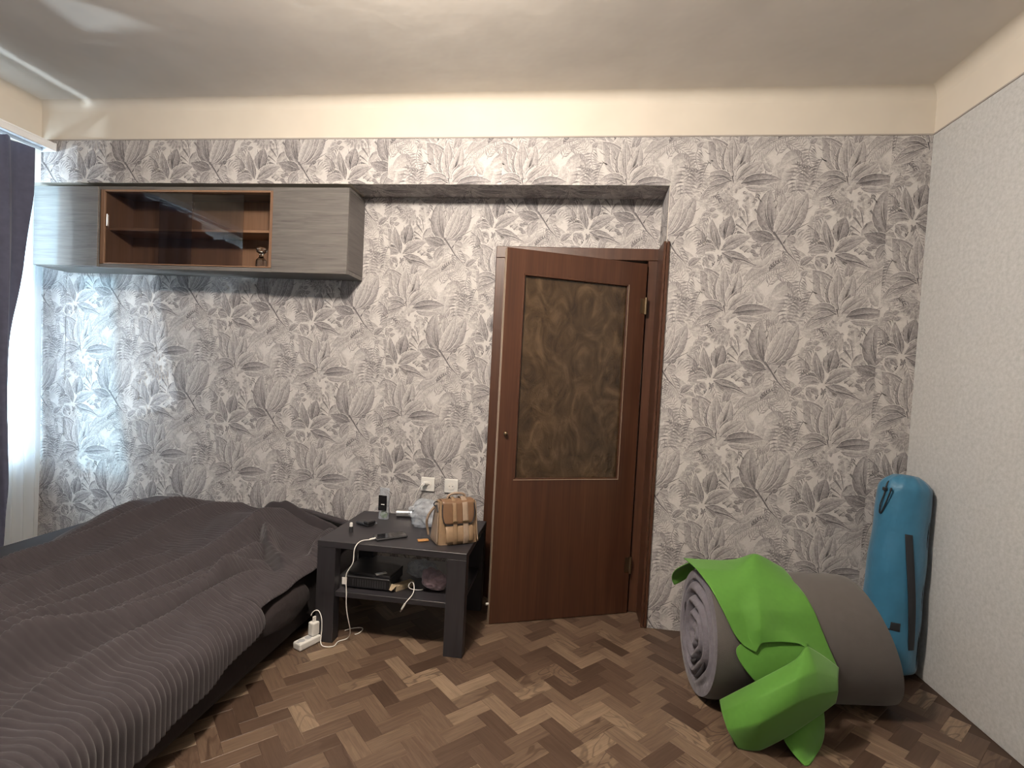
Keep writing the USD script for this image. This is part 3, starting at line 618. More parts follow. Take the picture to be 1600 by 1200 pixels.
for a, b in ((-2.760, -2.735), (-1.710, -1.688)):
    obj('bay_post', box(a, b, CY0, CY1 - .004, CZ0 + .023, CZ1 - .019, .001), 'brown_board', cab, False)
obj('bay_top_rail', box(-2.734, -1.711, CY0, CY0 + .035, CZ1 - .030, CZ1 - .019, .001), 'brown_shelf', cab, False)
obj('bay_bottom_rail', box(-2.734, -1.711, CY0, CY0 + .035, CZ0 + .023, CZ0 + .029, .001), 'brown_shelf', cab, False)
obj('back_panel', box(CX0 + .018, CX1 - .018, CY1 - .004, CY1, CZ0 + .023, CZ1 - .019), 'brown_board', cab, False)
obj('bay_floor', box(-2.734, -1.711, CY0 + .036, CY1 - .005, CZ0 + .0225, CZ0 + .026), 'brown_shelf', cab, False)
obj('shelf', box(-2.734, -1.711, CY0 + .034, CY1 - .005, 2.004, 2.018, .001), 'brown_shelf', cab, False)
obj('sliding_pane', box(-2.734, -2.190, CY0 + .010, CY0 + .014, CZ0 + .029, CZ1 - .031), 'cabinet_glass', cab, False)
obj('sliding_pane', box(-2.402, -1.881, CY0 + .020, CY0 + .024, CZ0 + .029, CZ1 - .031), 'cabinet_glass', cab, False)
obj('finger_grip', box(-2.728, -2.722, CY0 + .004, CY0 + .010, 2.02, 2.09, .001), 'steel', cab, False)
jar = thing('glass_decanter', 'small cut-glass bottle with a round stopper standing in the cabinet', 'glass bottle', loc=(-1.806, .08, CZ0 + .026))
obj('bottle_body', lathe([(0, 0), (.026, 0), (.030, .006), (.030, .040), (.027, .056), (.016, .068), (.012, .076), (.013, .082), (0, .083)], 14), 'cut_glass', jar, 20)
obj('stopper', lathe([(0, .083), (.010, .083), (.012, .090), (.026, .100), (.030, .114), (.026, .124), (0, .126)], 12), 'cut_glass', jar, 20)

# ------------------------------------------------------------------ curtains and rail
rail = thing('curtain_rail', 'white ceiling-mounted curtain rail running along the window lintel', 'curtain rail')
obj('rail_profile', cat_([box(-3.145, -3.045, YN + .1, -.02, 2.472, 2.484, .002), box(-3.145, -3.135, YN + .1, -.02, 2.440, 2.473, .002), box(-3.055, -3.045, YN + .1, -.02, 2.440, 2.473, .002)]), 'white_paint', rail, False)
obj('rail_channel', box(-3.134, -3.056, YN + .1, -.022, 2.458, 2.471), 'rail_grey', rail, False)
obj('end_cap', box(-3.146, -3.044, -.02, -.012, 2.438, 2.486, .002), 'white_paint', rail, False)
for y in (-.5, -1.5, -2.5, -3.5):
    obj('rail_bracket', box(-3.115, -3.075, y - .02, y + .02, 2.484, 2.51), 'white_paint', rail, False)
def curtain(yf, yn, ztop, label, amp=.038, per=.135, xc=-3.10, zb=.06, n=130, m=46, ph=0.0):
    t = np.linspace(0, 1, n); zt = np.linspace(0, 1, m); G = np.zeros((n, m, 3))
    for i, s in enumerate(t):
        for j, q in enumerate(zt):
            ya, yb = yf(q), yn(q); y = ya + (yb - ya) * s
            z1 = ztop(y); z = zb + (z1 - zb) * q
            w = (y if True else 0) / per * 2 * PI + ph + .5 * math.sin(3 * s * 7) + .25 * math.sin(q * 5 + s * 20)
            a = amp * (1.0 - .35 * q)
            G[i, j] = (xc + a * math.sin(w) + .006 * math.sin(9 * q + 11 * s), y + .010 * math.cos(w) + .004 * math.sin(6 * q + 3 * w), z)
    return sheet(G, .0012)
def edge_far(q):                                      # the drop's free edge as it hangs
    return np.interp(.06 + 2.37 * q, [.06, .387, .726, 1.155, 1.733, 2.17, 2.43], [-.262, -.243, -.215, -.188, -.142, -.117, -.114])
def top1(y):
    z = 2.425 + .004 * math.sin(y * 70)
    if y < -1.0: z -= .13 * max(0, 1 - abs(y + 1.36) / .27) + .13 * min(1, max(0, -1.50 - y) / .2) + .02 * math.sin(y * 31) * (y < -1.5)
    return z
c1 = curtain(edge_far, lambda q: -1.99, top1, '', n=200)
tag(obj('curtain', c1, 'curtain_velvet', None, True), 'dark blue-grey velvet curtain drawn across the window by the bed', 'curtain')
c2 = curtain(lambda q: -2.17, lambda q: -3.6, lambda y: 2.33 + .03 * math.sin(y * 19), '', n=120)
tag(obj('curtain', c2, 'curtain_velvet', None, True), 'second dark curtain nearer the camera beyond the gap, seen only mirrored in the cabinet glass', 'curtain')
G = np.zeros((46, 30, 3))
for i, s in enumerate(np.linspace(0, 1, 46)):
    for j, q in enumerate(np.linspace(0, 1, 30)):
        y = .188 - .34 * s
        G[i, j] = (-3.365 + .022 * math.sin(y * 2 * PI / .062) + .006 * math.sin(7 * q), y + .006 * math.cos(y * 90 + 3 * q) - .004, .04 + 2.41 * q)
tag(obj('sheer_curtain', sheet(G, .0005), 'sheer_curtain', None, True), 'bunched white sheer curtain glowing between the velvet curtain and the wall', 'sheer curtain')

G = np.zeros((150, 12, 3))  # added panel: stops direct sun and glint, keeps the gap bright in reflection
for i, s in enumerate(np.linspace(0, 1, 150)):
    for j, q in enumerate(np.linspace(0, 1, 12)):
        y = -1.52 - 1.55 * s
        G[i, j] = (-3.29 + .016 * math.sin(y * 2 * PI / .075) + .004 * math.sin(5 * q), y, .04 + 2.42 * q)
tag(obj('sheer_curtain', sheet(G, .0005), 'sheer_curtain', None, True), 'white sheer curtain added behind the gap to block direct sun, glowing in the cabinet glass', 'sheer curtain')

# ------------------------------------------------------------------ bed
BX0, BX1, BY0, BY1, BZ = -2.93, -1.185, -2.35, .185, .292
bed = thing('sofa_bed', 'low dark folded-out sofa bed along the window wall, mostly hidden by the blanket', 'bed')
obj('mattress', rbox(BX0 + .30, BX1, BY0, BY1, .03, BZ, .05), 'bed_fabric', bed, 40)
obj('side_bolster', rbox(BX0, BX0 + .32, BY0, BY1, .03, .262, .09), 'bed_fabric_bluelit', bed, 40)
for x in (BX0 + .2, BX1 - .2):
    for y in (BY0 + .15, BY1 - .15): obj('foot', box(x - .03, x + .03, y - .03, y + .03, 0, .034), 'black_plastic', bed, False)
g_ = upsample([[(-1.215, -.47, .262), (-1.17, -.47, .235), (-1.160, -.47, .19)], [(-1.225, -.56, .285), (-1.158, -.57, .255), (-1.150, -.56, .17)], [(-1.22, -.66, .29), (-1.155, -.68, .26), (-1.150, -.68, .16)], [(-1.215, -.78, .27), (-1.172, -.80, .23), (-1.168, -.80, .17)], [(-1.22, -.90, .25), (-1.190, -.92, .22), (-1.189, -.92, .19)]], 40, 24)
g_[:, :, 0] += .010 * meshkit.fbm((g_ * 22).reshape(-1, 3), 3, 3).reshape(g_.shape[:2])
obj('bedsheet_corner', sheet(g_, .002), 'bed_fabric', bed, True)
# ribbed blanket
nu, nv = 260, 860
yv = np.linspace(.178, -2.30, nv)
xl = np.interp(-yv, [-.178, .2, .83, 1.3, 2.3], [-2.70, -2.64, -2.42, -2.26, -2.1])
zh = np.interp(-yv, [-.178, .0, .25, .45, .70, .85, 1.1, 1.46, 2.3], [.285, .285, .285, .285, .28, .24, .175, .132, .12])
rnd = .05
P = np.zeros((nv, nu, 3)); Nn = np.zeros((nv, nu, 3)); SS = np.zeros((nv, nu))
for i in range(nv):
    flat_len = (BX1 - rnd) - xl[i]; arc = rnd * PI / 2; hang = max(.0, (BZ - rnd) - zh[i]); tot = flat_len + (arc if hang > 0 else arc * .55) + hang
    s = np.linspace(0, tot, nu); SS[i] = s
    a = np.clip((s - flat_len) / rnd, 0, PI / 2); d = np.clip(s - flat_len - arc, 0, None)
    x = np.where(s < flat_len, xl[i] + s, BX1 - rnd + (rnd + .012) * np.sin(a)); z = np.where(s < flat_len, BZ + .012, BZ - rnd + (rnd + .012) * np.cos(a) - d)
    P[i, :, 0], P[i, :, 1], P[i, :, 2] = x, yv[i], z
    Nn[i, :, 0], Nn[i, :, 2] = np.sin(a), np.cos(a)
X, Y = P[:, :, 0].copy(), P[:, :, 1].copy()
sm = lambda t: np.clip(t, 0, 1) ** 2 * (3 - 2 * np.clip(t, 0, 1))
hump = .094 * sm((Y + .62) / .62) * sm((X + 2.72) / .22) * sm((-1.30 - X) / .38)
hump += .016 * np.exp(-((X + 2.35) / .22) ** 2 - ((Y - .02) / .16) ** 2) - .030 * np.exp(-((X + 1.84) / .09) ** 2 - ((Y - .12) / .10) ** 2) + .012 * np.exp(-((X + 1.62) / .14) ** 2 - ((Y - .1) / .08) ** 2)
edge_drop = -.008 * sm(1 - SS / .16) - .035 * sm((-2.60 - X) / .10)                    # left margin sinks towards the bolster
wob = meshkit.fbm(np.stack([X * 1.3, Y * 1.1, X * 0], -1).reshape(-1, 3), 3, 21).reshape(X.shape)
wob2 = meshkit.fbm(np.stack([(X + .35 * Y) * 5.5, Y * 1.3, X * 0 + 4], -1).reshape(-1, 3), 3, 33).reshape(X.shape)
def ridge(xa, ya, xb, yb, h, w, bow=0.0):
    d = np.array([xb - xa, yb - ya]); L_ = np.hypot(*d); d /= L_
    u = ((X - xa) * d[0] + (Y - ya) * d[1]) / L_; v = -(X - xa) * d[1] + (Y - ya) * d[0] + bow * np.sin(PI * np.clip(u, 0, 1)) + .03 * wob
    env = sm((u + .12) / .25) * sm((1.12 - u) / .25)
    sharp = np.where(v > 0, np.exp(-(v / w) ** 2), np.exp(-(v / (w * .42)) ** 2)) - .40 * np.exp(-((v + w * .75) / (w * .5)) ** 2)
    return h * env * (1 + .5 * wob) * sharp
folds = (ridge(-2.15, .05, -2.35, -1.15, .034, .05, .05) + ridge(-1.95, .10, -2.0, -1.45, .030, .05, .07) + ridge(-1.62, .02, -1.78, -1.35, .034, .055, -.05)
         + ridge(-2.42, -.05, -2.40, -.85, .024, .05, -.03) + ridge(-1.85, -.55, -1.70, -2.1, .030, .05, .05) + ridge(-1.42, -.22, -1.40, -.75, .026, .045, .06)
         + ridge(-1.38, -.55, -1.62, -1.55, .034, .05, -.05) + ridge(-1.30, -.65, -1.34, -1.60, .024, .045, .02) + ridge(-1.50, -.60, -1.52, -2.0, .026, .05, .04)
         + ridge(-1.55, -.18, -1.25, -.50, .026, .04, .03) + ridge(-2.25, -.9, -2.05, -2.1, .03, .06, .03) + ridge(-1.30, .08, -1.22, -.30, .018, .035, .02) + ridge(-1.75, .12, -1.30, .13, .020, .022, .0))
disp = hump + edge_drop + 1.9 * folds + .012 * wob + .055 * wob2 * np.minimum(1, SS / .15) * (.25 + .75 * sm((.05 - Y) / .4))
ribc = Y + .10 * wob + .55 * folds + .03 * np.sin(X * 4 + Y * 2)
rib = .0062 * (np.abs(np.sin(ribc * PI / .0225)) ** 1.3 - .5) * np.minimum(1, SS / .04)
hem = .5 * (X > BX1 - .01) * .012 * np.sin(Y * 26)
P += Nn * (disp + rib)[:, :, None]
P[:, :, 0] += np.clip(hem, -.004, .01)
lim = np.minimum(P[:, :, 0], np.where(P[:, :, 1] > -.52, -1.135, 9))
P[:, :, 0] = lim
bl = thing('blanket', 'dark grey ribbed velour blanket rumpled over the bed', 'blanket')
obj('blanket_cloth', sheet(P, .0028), 'velour_ribs', bl, True)
hemr = smooth_path([(-1.86, .160, .350), (-1.70, .165, .385), (-1.58, .165, .405), (-1.45, .166, .388), (-1.32, .166, .362), (-1.24, .166, .345)], 50)
obj('rolled_hem', tube(hemr, np.linspace(.012, .019, 50), 10), 'velour_ribs', bl, True)

# ------------------------------------------------------------------ low table
tb = thing('coffee_table', 'low graphite wood coffee table with a shelf, between bed and door', 'table')
TX0, TX1, TY0, TY1, TZ = -1.112, -.415, -.492, .040, .473
obj('tabletop', box(TX0, TX1, TY0, TY1, TZ - .030, TZ, .0015), 'graphite_wood', tb, False)
for x0, x1 in ((TX0, TX0 + .088), (TX1 - .088, TX1)):
    for y0, y1 in ((TY0 + .001, TY0 + .06), (TY1 - .06, TY1 - .001)):
        obj('leg', box(x0 + .0005, x1 - .0005, y0, y1, 0.0005, TZ - .0305, .0012), 'graphite_leg', tb, False)
obj('shelf', box(TX0 + .02, TX1 - .02, TY0 + .018, TY1 - .02, .212, .236, .001), 'graphite_wood', tb, False)
obj('side_rail', box(TX0 + .03, TX0 + .05, TY0 + .06, TY1 - .06, .40, TZ - .031), 'graphite_wood', tb, False)
obj('side_rail', box(TX1 - .05, TX1 - .03, TY0 + .06, TY1 - .06, .40, TZ - .031), 'graphite_wood', tb, False)

ST = TZ + .0006
ph = thing('phone', 'black smartphone lying face up on the table, charging', 'phone', loc=(-.813, -.365, ST), rz=math.atan2(.126, .082) - .32)
obj('phone_body', rbox(-.076, .076, -.036, .036, 0, .0105, .005), 'dark_plastic', ph, 40)
obj('screen', box(-.072, .072, -.0325, .0325, .0104, .0110, .0002), 'phone_glass', ph, False)
cb = thing('charging_cable', 'white charging cable looping from the phone down to the floor and charger', 'cable')
path = [(-.868, -.417, TZ + .007), (-.895, -.455, TZ + .008), (-.916, -.490, TZ + .006), (-.924, -.508, .462), (-.927, -.513, .433), (-.931, -.512, .390), (-.957, -.509, .345), (-.958, -.509, .27), (-.955, -.509, .196), (-.946, -.500, .119), (-.955, -.46, .03), (-.975, -.45, .0045),
        (-1.00, -.48, .0045), (-1.002, -.52, .0045), (-1.03, -.533, .0045), (-1.066, -.515, .006), (-1.072, -.503, .04), (-1.071, -.503, .09), (-1.080, -.500, .132), (-1.098, -.495, .148), (-1.118, -.495, .140), (-1.127, -.496, .120)]
obj('cable_cord', tube(smooth_path(path, 150), .0026, 8), 'cable_white', cb, True)
obj('cable_plug', tube([(-.862, -.410, TZ + .007), (-.884, -.440, TZ + .007)], .0045, 10), 'cable_white', cb, 30)
lp = smooth_path([(-.955, -.40, .0035), (-.938, -.372, .0035), (-.945, -.335, .0035), (-.985, -.345, .0035), (-1.015, -.375, .0035)], 40)
obj('cable_loop', tube(lp, .0026, 8), 'cable_white', cb, True)
ps = thing('power_strip', 'short white power strip on the floor against the bed', 'power strip', loc=(-1.122, -.527, .0006), rz=math.radians(66))
obj('strip_body', rbox(-.062, .058, -.026, .026, 0, .034, .008), 'white_plastic', ps, 40)
for x in (-.035, .0): obj('socket_hole', lathe([(0, .0342), (.015, .0342), (.015, .0336), (0, .0336)], 18, (x, 0, 0)), 'rail_grey', ps, False)
obj('switch', box(-.058, -.05, -.008, .008, .033, .036, .001), 'rail_grey', ps, False)
ch = thing('charger', 'small white phone charger plugged upright into the power strip', 'charger', loc=(-1.111, -.497, .0350), rz=math.radians(66))
obj('charger_body', rbox(-.021, .021, -.018, .018, 0, .062, .007), 'white_plastic', ch, 40)
obj('usb_plug', rbox(-.008, .008, -.005, .005, .062, .085, .003), 'cable_white', ch, 40)

def bag_part(P, th=.004): return sheet(P, th)
hb = thing('handbag', 'tan leather satchel handbag with a flap and straps standing on the table', 'handbag', loc=(-.512, -.322, ST), rz=math.radians(33))
# local: x along the front, -y is the front
W2, HH = .100, .195
def bagbody(w, dep, h, taper=.55, n=18):
    V = []
    for q, z in enumerate(np.linspace(0, 1, 7)):
        d = dep * (1 - taper * z); ww = w * (1 - .10 * z) * (1 + .03 * math.sin(PI * z))
        for a in np.linspace(0, 2 * PI, n, endpoint=False):
            ca, sa = math.cos(a), math.sin(a); e = .28
            V.append((ww * abs(ca) ** e * np.sign(ca), d * abs(sa) ** e * np.sign(sa), h * z))
    return trimesh.convex.convex_hull(np.array(V))
obj('bag_body', bagbody(W2, .058, HH), 'tan_leather', hb, 40)
def front_y(z): return -.058 * (1 - .55 * z / HH)
g_ = np.array([[(x * (1 - .10 * z / HH), front_y(z) - .004 - .004 * math.sin(PI * (x / .17 + .5)), z) for x in np.linspace(-.086, .086, 13)] for z in np.linspace(HH, .095, 10)])
for i in range(10):                                   # flap, rounded at its lower corners
    k = max(0, (i - 5) / 4.0); g_[i, :, 0] *= 1 - .16 * k ** 2; g_[i, :, 1] -= .003
g_ = np.concatenate([np.array([[(x * .9, .020, HH + .002) for x in np.linspace(-.086, .086, 13)], [(x * .9, -.005, HH + .006) for x in np.linspace(-.086, .086, 13)]]), g_])
obj('flap', sheet(g_, .0022), 'brown_leather', hb, True)
obj('flap_edge', tube(smooth_path([(-.078, front_y(.18) - .008, .185), (-.080, front_y(.13) - .010, .135), (-.066, front_y(.1) - .011, .096), (0, front_y(.09) - .014, .092), (.066, front_y(.1) - .011, .096), (.080, front_y(.13) - .010, .135), (.078, front_y(.18) - .008, .185)], 50), .0024, 6), 'black_strap', hb, True)
g_ = np.array([[(x, front_y(z) - .010 - .012 * math.sin(PI * min(1, z / .09)), z) for x in np.linspace(-.066, .066, 9)] for z in np.linspace(.012, .085, 8)])
obj('front_pocket', sheet(g_, .003), 'tan_leather', hb, True)
for x in (-.022, .030):
    w = .009 if x < 0 else .013
    g_ = np.array([[(x + s * w, y, z) for s in (-1, -.33, .33, 1)] for y, z in [(.03, HH + .004), (-.01, HH + .012), (front_y(.19) - .014, .185), (front_y(.15) - .017, .15), (front_y(.1) - .021, .10), (front_y(.06) - .027, .05), (front_y(.03) - .022, .02), (front_y(0) - .012, .004)]])
    obj('strap', sheet(upsample(g_, 24, 4, 3, 1), .002), 'pale_leather' if x > 0 else 'tan_leather', hb, True)
    obj('buckle', box(x - w - .003, x + w + .003, front_y(.105) - .030, front_y(.105) - .024, .104, .112, .001), 'aged_brass', hb, False)
obj('handle', tube(smooth_path([(-.045, 0, HH), (-.040, -.002, HH + .020), (0, -.004, HH + .032), (.040, -.002, HH + .022), (.045, 0, HH)], 40), .006, 8), 'pale_leather', hb, True)
for s in (-1, 1):
    g_ = np.array([[(s * (.1005 * (1 - .1 * z) + .001), y * (1 - .55 * z), HH * z) for y in np.linspace(-.052, .052, 8)] for z in np.linspace(.02, .97, 10)])
    obj('gusset', sheet(g_, .0025), 'pale_leather', hb, True)
obj('strap_clip', cat_([xform(tube([(0, 0, 0), (.0, -.02, -.028)], .0035, 8), (-.098, -.01, .178)), xform(trimesh.creation.torus(.010, .0025, 16, 8), (-.100, -.004, .182), PI / 2)]), 'black_strap', hb, True)
obj('hanging_strap', tube(smooth_path([(-.100, .0, .172), (-.118, .004, .150), (-.135, .010, .110), (-.130, .020, .07), (-.122, .02, .03)], 30), np.full(30, .006), 8), 'pale_leather', hb, True)
tg = thing('leather_tag', 'small orange leather tag lying beside the handbag', 'tag', loc=(-.650, -.372, ST), rz=.5)
obj('tag_flap', rbox(-.026, .026, -.014, .014, 0, .006, .0028), 'orange_leather', tg, 40)
obj('tag_loop', xform(trimesh.creation.torus(.006, .0016, 14, 6), (.026, 0, .003)), 'aged_brass', tg, True)

def crumple(a, b, c, loc, seed, amp=.28, freq=5.0, sub=4, flatz=True):
    m = trimesh.creation.icosphere(sub, 1.0); v = m.vertices.copy()
    n1 = 1 - 2.2 * np.abs(meshkit.noise(v * freq * .55 + seed, seed)); n2 = meshkit.fbm(v * freq + 3.0 * seed, 3, seed + 1)
    v *= (1 + amp * (.55 * n1 - .3) + amp * .7 * n2)[:, None]
    v *= np.array([a, b, c])
    m.vertices = v; v[:, 2] -= v[:, 2].min()
    if flatz:
        v[:, 2] = np.where(v[:, 2] < c * .25, v[:, 2] * .25, v[:, 2] - c * .1875); v[:, 2] -= v[:, 2].min()
    m.vertices = v + np.array(loc); return m
tag(obj('plastic_bag', crumple(.085, .070, .075, (-.705, -.150, ST), 11, .32, 4.5), 'clear_film', None, 25), 'crumpled clear plastic bag on the table behind the handbag', 'plastic bag')
tag(obj('plastic_bag', crumple(.075, .050, .045, (-.690, -.215, .2366), 17, .34, 4.5), 'clear_film', None, 25), 'small crumpled clear plastic bag on the table shelf', 'plastic bag')
can = thing('foil_tube', 'silver foil-wrapped tube lying at the back of the table', 'tube', loc=(-.858, -.020, ST + .022), rz=.15)
obj('tube_body', xform(trimesh.creation.cylinder(.021, .085, sections=24), (0, 0, 0), 0, PI / 2), 'steel', can, 30)
obj('tube_end', xform(lathe([(0, 0), (.018, 0), (.021, .004), (.021, .010), (0, .010)], 24), (.043, 0, 0), 0, PI / 2), 'phone_glass', can, 30)
pk = thing('seed_pack', 'narrow upright clear pack with a black label and green contents', 'pack', loc=(-.955, -.075, ST), rz=-.1)
g0 = np.array([[(x * (1 if z < .02 else 1.0), (-1) ** k * 0 + .0, z) for x in np.linspace(-.027, .027, 7)] for k, z in enumerate(np.linspace(0, .165, 12))])
def pouch(w, d, h):
    V = []
    for z in np.linspace(0, 1, 12):
        dd = d * max(.06, math.sin(PI * min(1, .25 + .75 * (1 - z)) * .5) * (1 - z) ** .6)
        for a in np.linspace(0, 2 * PI, 14, endpoint=False): V.append((w * np.sign(math.cos(a)) * abs(math.cos(a)) ** .5, dd * math.sin(a), h * z))
    return trimesh.convex.convex_hull(np.array(V))
obj('pouch_film', pouch(.028, .018, .165), 'clear_film', pk, 30)
obj('pouch_label', box(-.0235, .0235, -.0210, -.0185, .048, .128, .0005), 'phone_glass', pk, False)
obj('pouch_contents', xform(crumple(.020, .010, .022, (0, 0, .002), 5, .25, 5, 3), (0, 0, 0)), 'green_pack', pk, 30)
obj('label_mark', box(-.008, .012, -.0214, -.0209, .078, .083), 'white_plastic', pk, False)
fob = thing('key_fob', 'dark folded key pouch lying on the table', 'key pouch', loc=(-1.003, -.205, ST), rz=-.45)
obj('pouch_half', rbox(-.045, .045, -.026, .026, 0, .016, .007), 'dark_plastic', fob, 40)
obj('pouch_fold', rbox(.012, .048, -.028, .028, .010, .026, .007), 'black_plastic', fob, 40)
obj('key_ring', xform(trimesh.creation.torus(.012, .0015, 20, 6), (.030, .034, .004)), 'steel', fob, True)
lb = thing('lip_balm', 'tiny white and black tube standing at the left of the table', 'lip balm', loc=(-1.022, -.335, ST))
obj('balm_body', lathe([(0, 0), (.009, 0), (.0095, .002), (.0095, .026), (0, .026)], 18), 'dark_plastic', lb, 30)
obj('balm_cap', lathe([(0, .026), (.008, .026), (.0075, .042), (.005, .045), (0, .045)], 18), 'white_plastic', lb, 30)

# on the shelf under the tabletop
SZ = .2366
dv = thing('media_box', 'black electronic set-top box on the table shelf', 'electronic box')
obj('box_case', box(-1.020, -.785, -.428, -.235, SZ + .006, SZ + .058, .003), 'black_plastic', dv, False)
for x in (-1.0, -.805):
    for y in (-.41, -.25): obj('box_foot', box(x - .008, x + .008, y - .008, y + .008, SZ, SZ + .006), 'dark_plastic', dv, False)
for q in range(14): obj('vent_slot', box(-.965 + .012 * q, -.959 + .012 * q, -.4287, -.4275, SZ + .014, SZ + .046), 'dark_plastic', dv, False)
tag(obj('sticker', box(-1.016, -.992, -.4290, -.4278, SZ + .016, SZ + .050), 'paper_white', dv, False), 'white sticker')
bk = thing('notebook_stack', 'dark closed notebook lying on the black electronic box', 'notebook', loc=(-.885, -.335, SZ + .0586), rz=-.08)
obj('notebook_cover', box(-.105, .105, -.078, .078, 0, .012, .002), 'graphite_wood', bk, False)
obj('pages', box(-.100, .1045, -.0775, .0775, .003, .009), 'dark_plastic', bk, False)
nt = thing('paper_label', 'white paper label lying on the black box front edge', 'label', loc=(-.838, -.398, SZ + .0712), rz=.75)
obj('label_sheet', box(-.026, .026, -.011, .011, 0, .002), 'paper_white', nt, False)
obj('label_print', box(-.020, .014, -.006, .006, .002, .0024), 'rail_grey', nt, False)
cd = thing('cardboard_box', 'small beige cardboard box leaning beside the black electronic box', 'box', loc=(-.738, -.365, SZ), rz=.95)
obj('box_body', box(-.052, .052, -.017, .017, 0, .026, .001), 'cardboard', cd, False)
obj('box_flap', xform(box(-.016, .016, -.017, .017, -.0008, .0008), (-.066, 0, .020), 0, -.55), 'cardboard', cd, False)
pc = tag(obj('cloth', crumple(.064, .055, .052, (-.592, -.345, SZ), 23, .55, 2.6), 'pink_cloth', None, True), 'crumpled dusty pink cloth on the table shelf', 'cloth')
uc = thing('usb_cable', 'short white usb cable hanging over the edge of the table shelf', 'cable')
obj('cord', tube(smooth_path([(-.640, -.375, SZ + .006), (-.672, -.395, SZ + .010), (-.700, -.405, SZ + .030), (-.690, -.400, SZ + .046), (-.668, -.425, SZ + .040), (-.664, -.452, SZ + .016), (-.672, -.478, SZ + .004), (-.686, -.492, .222)], 60), .0024, 8), 'cable_white', uc, True)
obj('connector', tube([(-.686, -.492, .222), (-.700, -.494, .196)], .0046, 10), 'white_plastic', uc, 30)
obj('connector_tip', tube([(-.700, -.494, .196), (-.706, -.4945, .184)], .0034, 8), 'steel', uc, 30)
bc = thing('blue_bottle', 'small blue plastic bottle at the right end of the table shelf', 'bottle', loc=(-.520, -.235, SZ))
obj('bottle_body', lathe([(0, 0), (.030, 0), (.033, .004), (.033, .085), (.024, .105), (.012, .112), (0, .112)], 24), 'clear_film', bc, 30)
obj('bottle_cap', lathe([(0, .112), (.017, .112), (.018, .116), (.018, .146), (.015, .150), (0, .150)], 24), 'blue_plastic', bc, 30)

# sockets
def socket(x, label):
    s = thing('wall_socket', label, 'socket', loc=(x, D - .003, .615))
    obj('plate', rbox(-.041, .041, -.010, 0, -.041, .041, .0048), 'white_plastic', s, 40)
    obj('socket_well', xform(lathe([(0, 0), (.019, 0), (.0205, .002), (.0205, .004), (0, .0035)], 24), (0, -.0138 + .004, 0), PI / 2), 'cable_white', s, 30)
    for dx in (-.0095, .0095): obj('pin_hole', xform(trimesh.creation.cylinder(.0026, .001, sections=10), (dx, -.0142, 0), PI / 2), 'black_plastic', s, False)
socket(-.795, 'white wall socket behind the table with a white plug in it')
socket(-.655, 'white wall socket nearer the door, without a plug')
wp = thing('plug', 'small white plug with its cord in the wall socket behind the table', 'plug')
obj('plug_head', tube([(-.800, D - .014, .618), (-.812, D - .045, .625)], .012, 14), 'white_plastic', wp, 30)
obj('plug_cord', tube(smooth_path([(-.812, D - .045, .624), (-.828, D - .055, .605), (-.845, D - .05, .565), (-.858, D - .04, .51), (-.866, D - .045, .44), (-.87, D - .06, .30)], 40), .003, 8), 'cable_white', wp, True)

# ------------------------------------------------------------------ mattress roll, green cloth, blue bag
A0, ra, rL, rh, rv = np.array([.572, -.528]), .14, .70, .202, .255
rd, rp = np.array([math.cos(ra), math.sin(ra)]), np.array([-math.sin(ra), math.cos(ra)])
def roll_pt(l, a, k=1.0):
    l = l - .085 * max(0, l / rL) ** 2 * k * math.sin(a)
    return np.array([*(A0 + rd * l + rp * rh * k * math.cos(a)), rv + rv * k * math.sin(a)])
ro = thing('mattress_roll', 'thick grey foam mattress rolled up on the floor by the corner', 'rolled mattress')
n, m = 96, 26
G = np.zeros((m, n, 3))
for i in range(m):
    s = i / (m - 1); l = rL * s
    for j in range(n):
        a = 2 * PI * j / n
        k = 1 - .03 * (1 - min(1, s / .06)) ** 2 - .02 * max(0, (s - .94) / .06) ** 2 + .006 * math.sin(3 * a + 4 * s) * math.sin(PI * s)
        p_ = roll_pt(l, a, k); p_[2] = max(p_[2], .0012); G[i, j] = p_
V = G.reshape(-1, 3); F = []
for i in range(m - 1):
    for j in range(n):
        a, b, c, d = i * n + j, i * n + (j + 1) % n, (i + 1) * n + (j + 1) % n, (i + 1) * n + j; F += [(a, b, c), (a, c, d)]
me = trimesh.Trimesh(V, F, process=False); 
ctr = roll_pt(.3, 0, 0); 
if ((me.triangles_center - ctr) * me.face_normals).sum() < 0: me.invert()
obj('rolled_cover', me, 'foam_cover', ro, True)
def roll_end(l, outward):
    """end face: a wound spiral of foam with open gaps"""
    nr, na = 40, 120; V = []
    for i in range(nr + 1):
        for j in range(na):
            a = 2 * PI * j / na; q = i / nr
            sp = (q * 4.6 - a / (2 * PI) + .12 * math.sin(3 * a + 2) + .10 * math.sin(5 * a)) % 1.0
            gap = math.exp(-((sp - .5) / .10) ** 2) * (q < .84)
            dep = -.014 * gap * (.35 + .65 * (math.sin(2.3 * a + 7 * q) > .1)) + .012 * math.sin(PI * min(1, q * 1.1)) * math.cos(2 * PI * (sp - .02))
            dep += .010 * (1 - q ** 4)
            kk = .97 * q if q < 1 else .97
            p_ = roll_pt(l, a, kk); p_[:2] += rd * outward * dep; p_[2] = max(p_[2], .0012); V.append(p_)
    F = []
    for i in range(nr):
        for j in range(na):
            a, b, c, d = i * na + j, i * na + (j + 1) % na, (i + 1) * na + (j + 1) % na, (i + 1) * na + j; F += [(a, b, c), (a, c, d)]
    me = trimesh.Trimesh(V, F, process=False)
    if (me.face_normals @ np.array([*(rd * outward), 0])).mean() < 0: me.invert()
    return me
obj('rolled_end', roll_end(0, -1), 'foam_side', ro, True)
obj('rolled_end', roll_end(rL, 1), 'foam_side', ro, True)
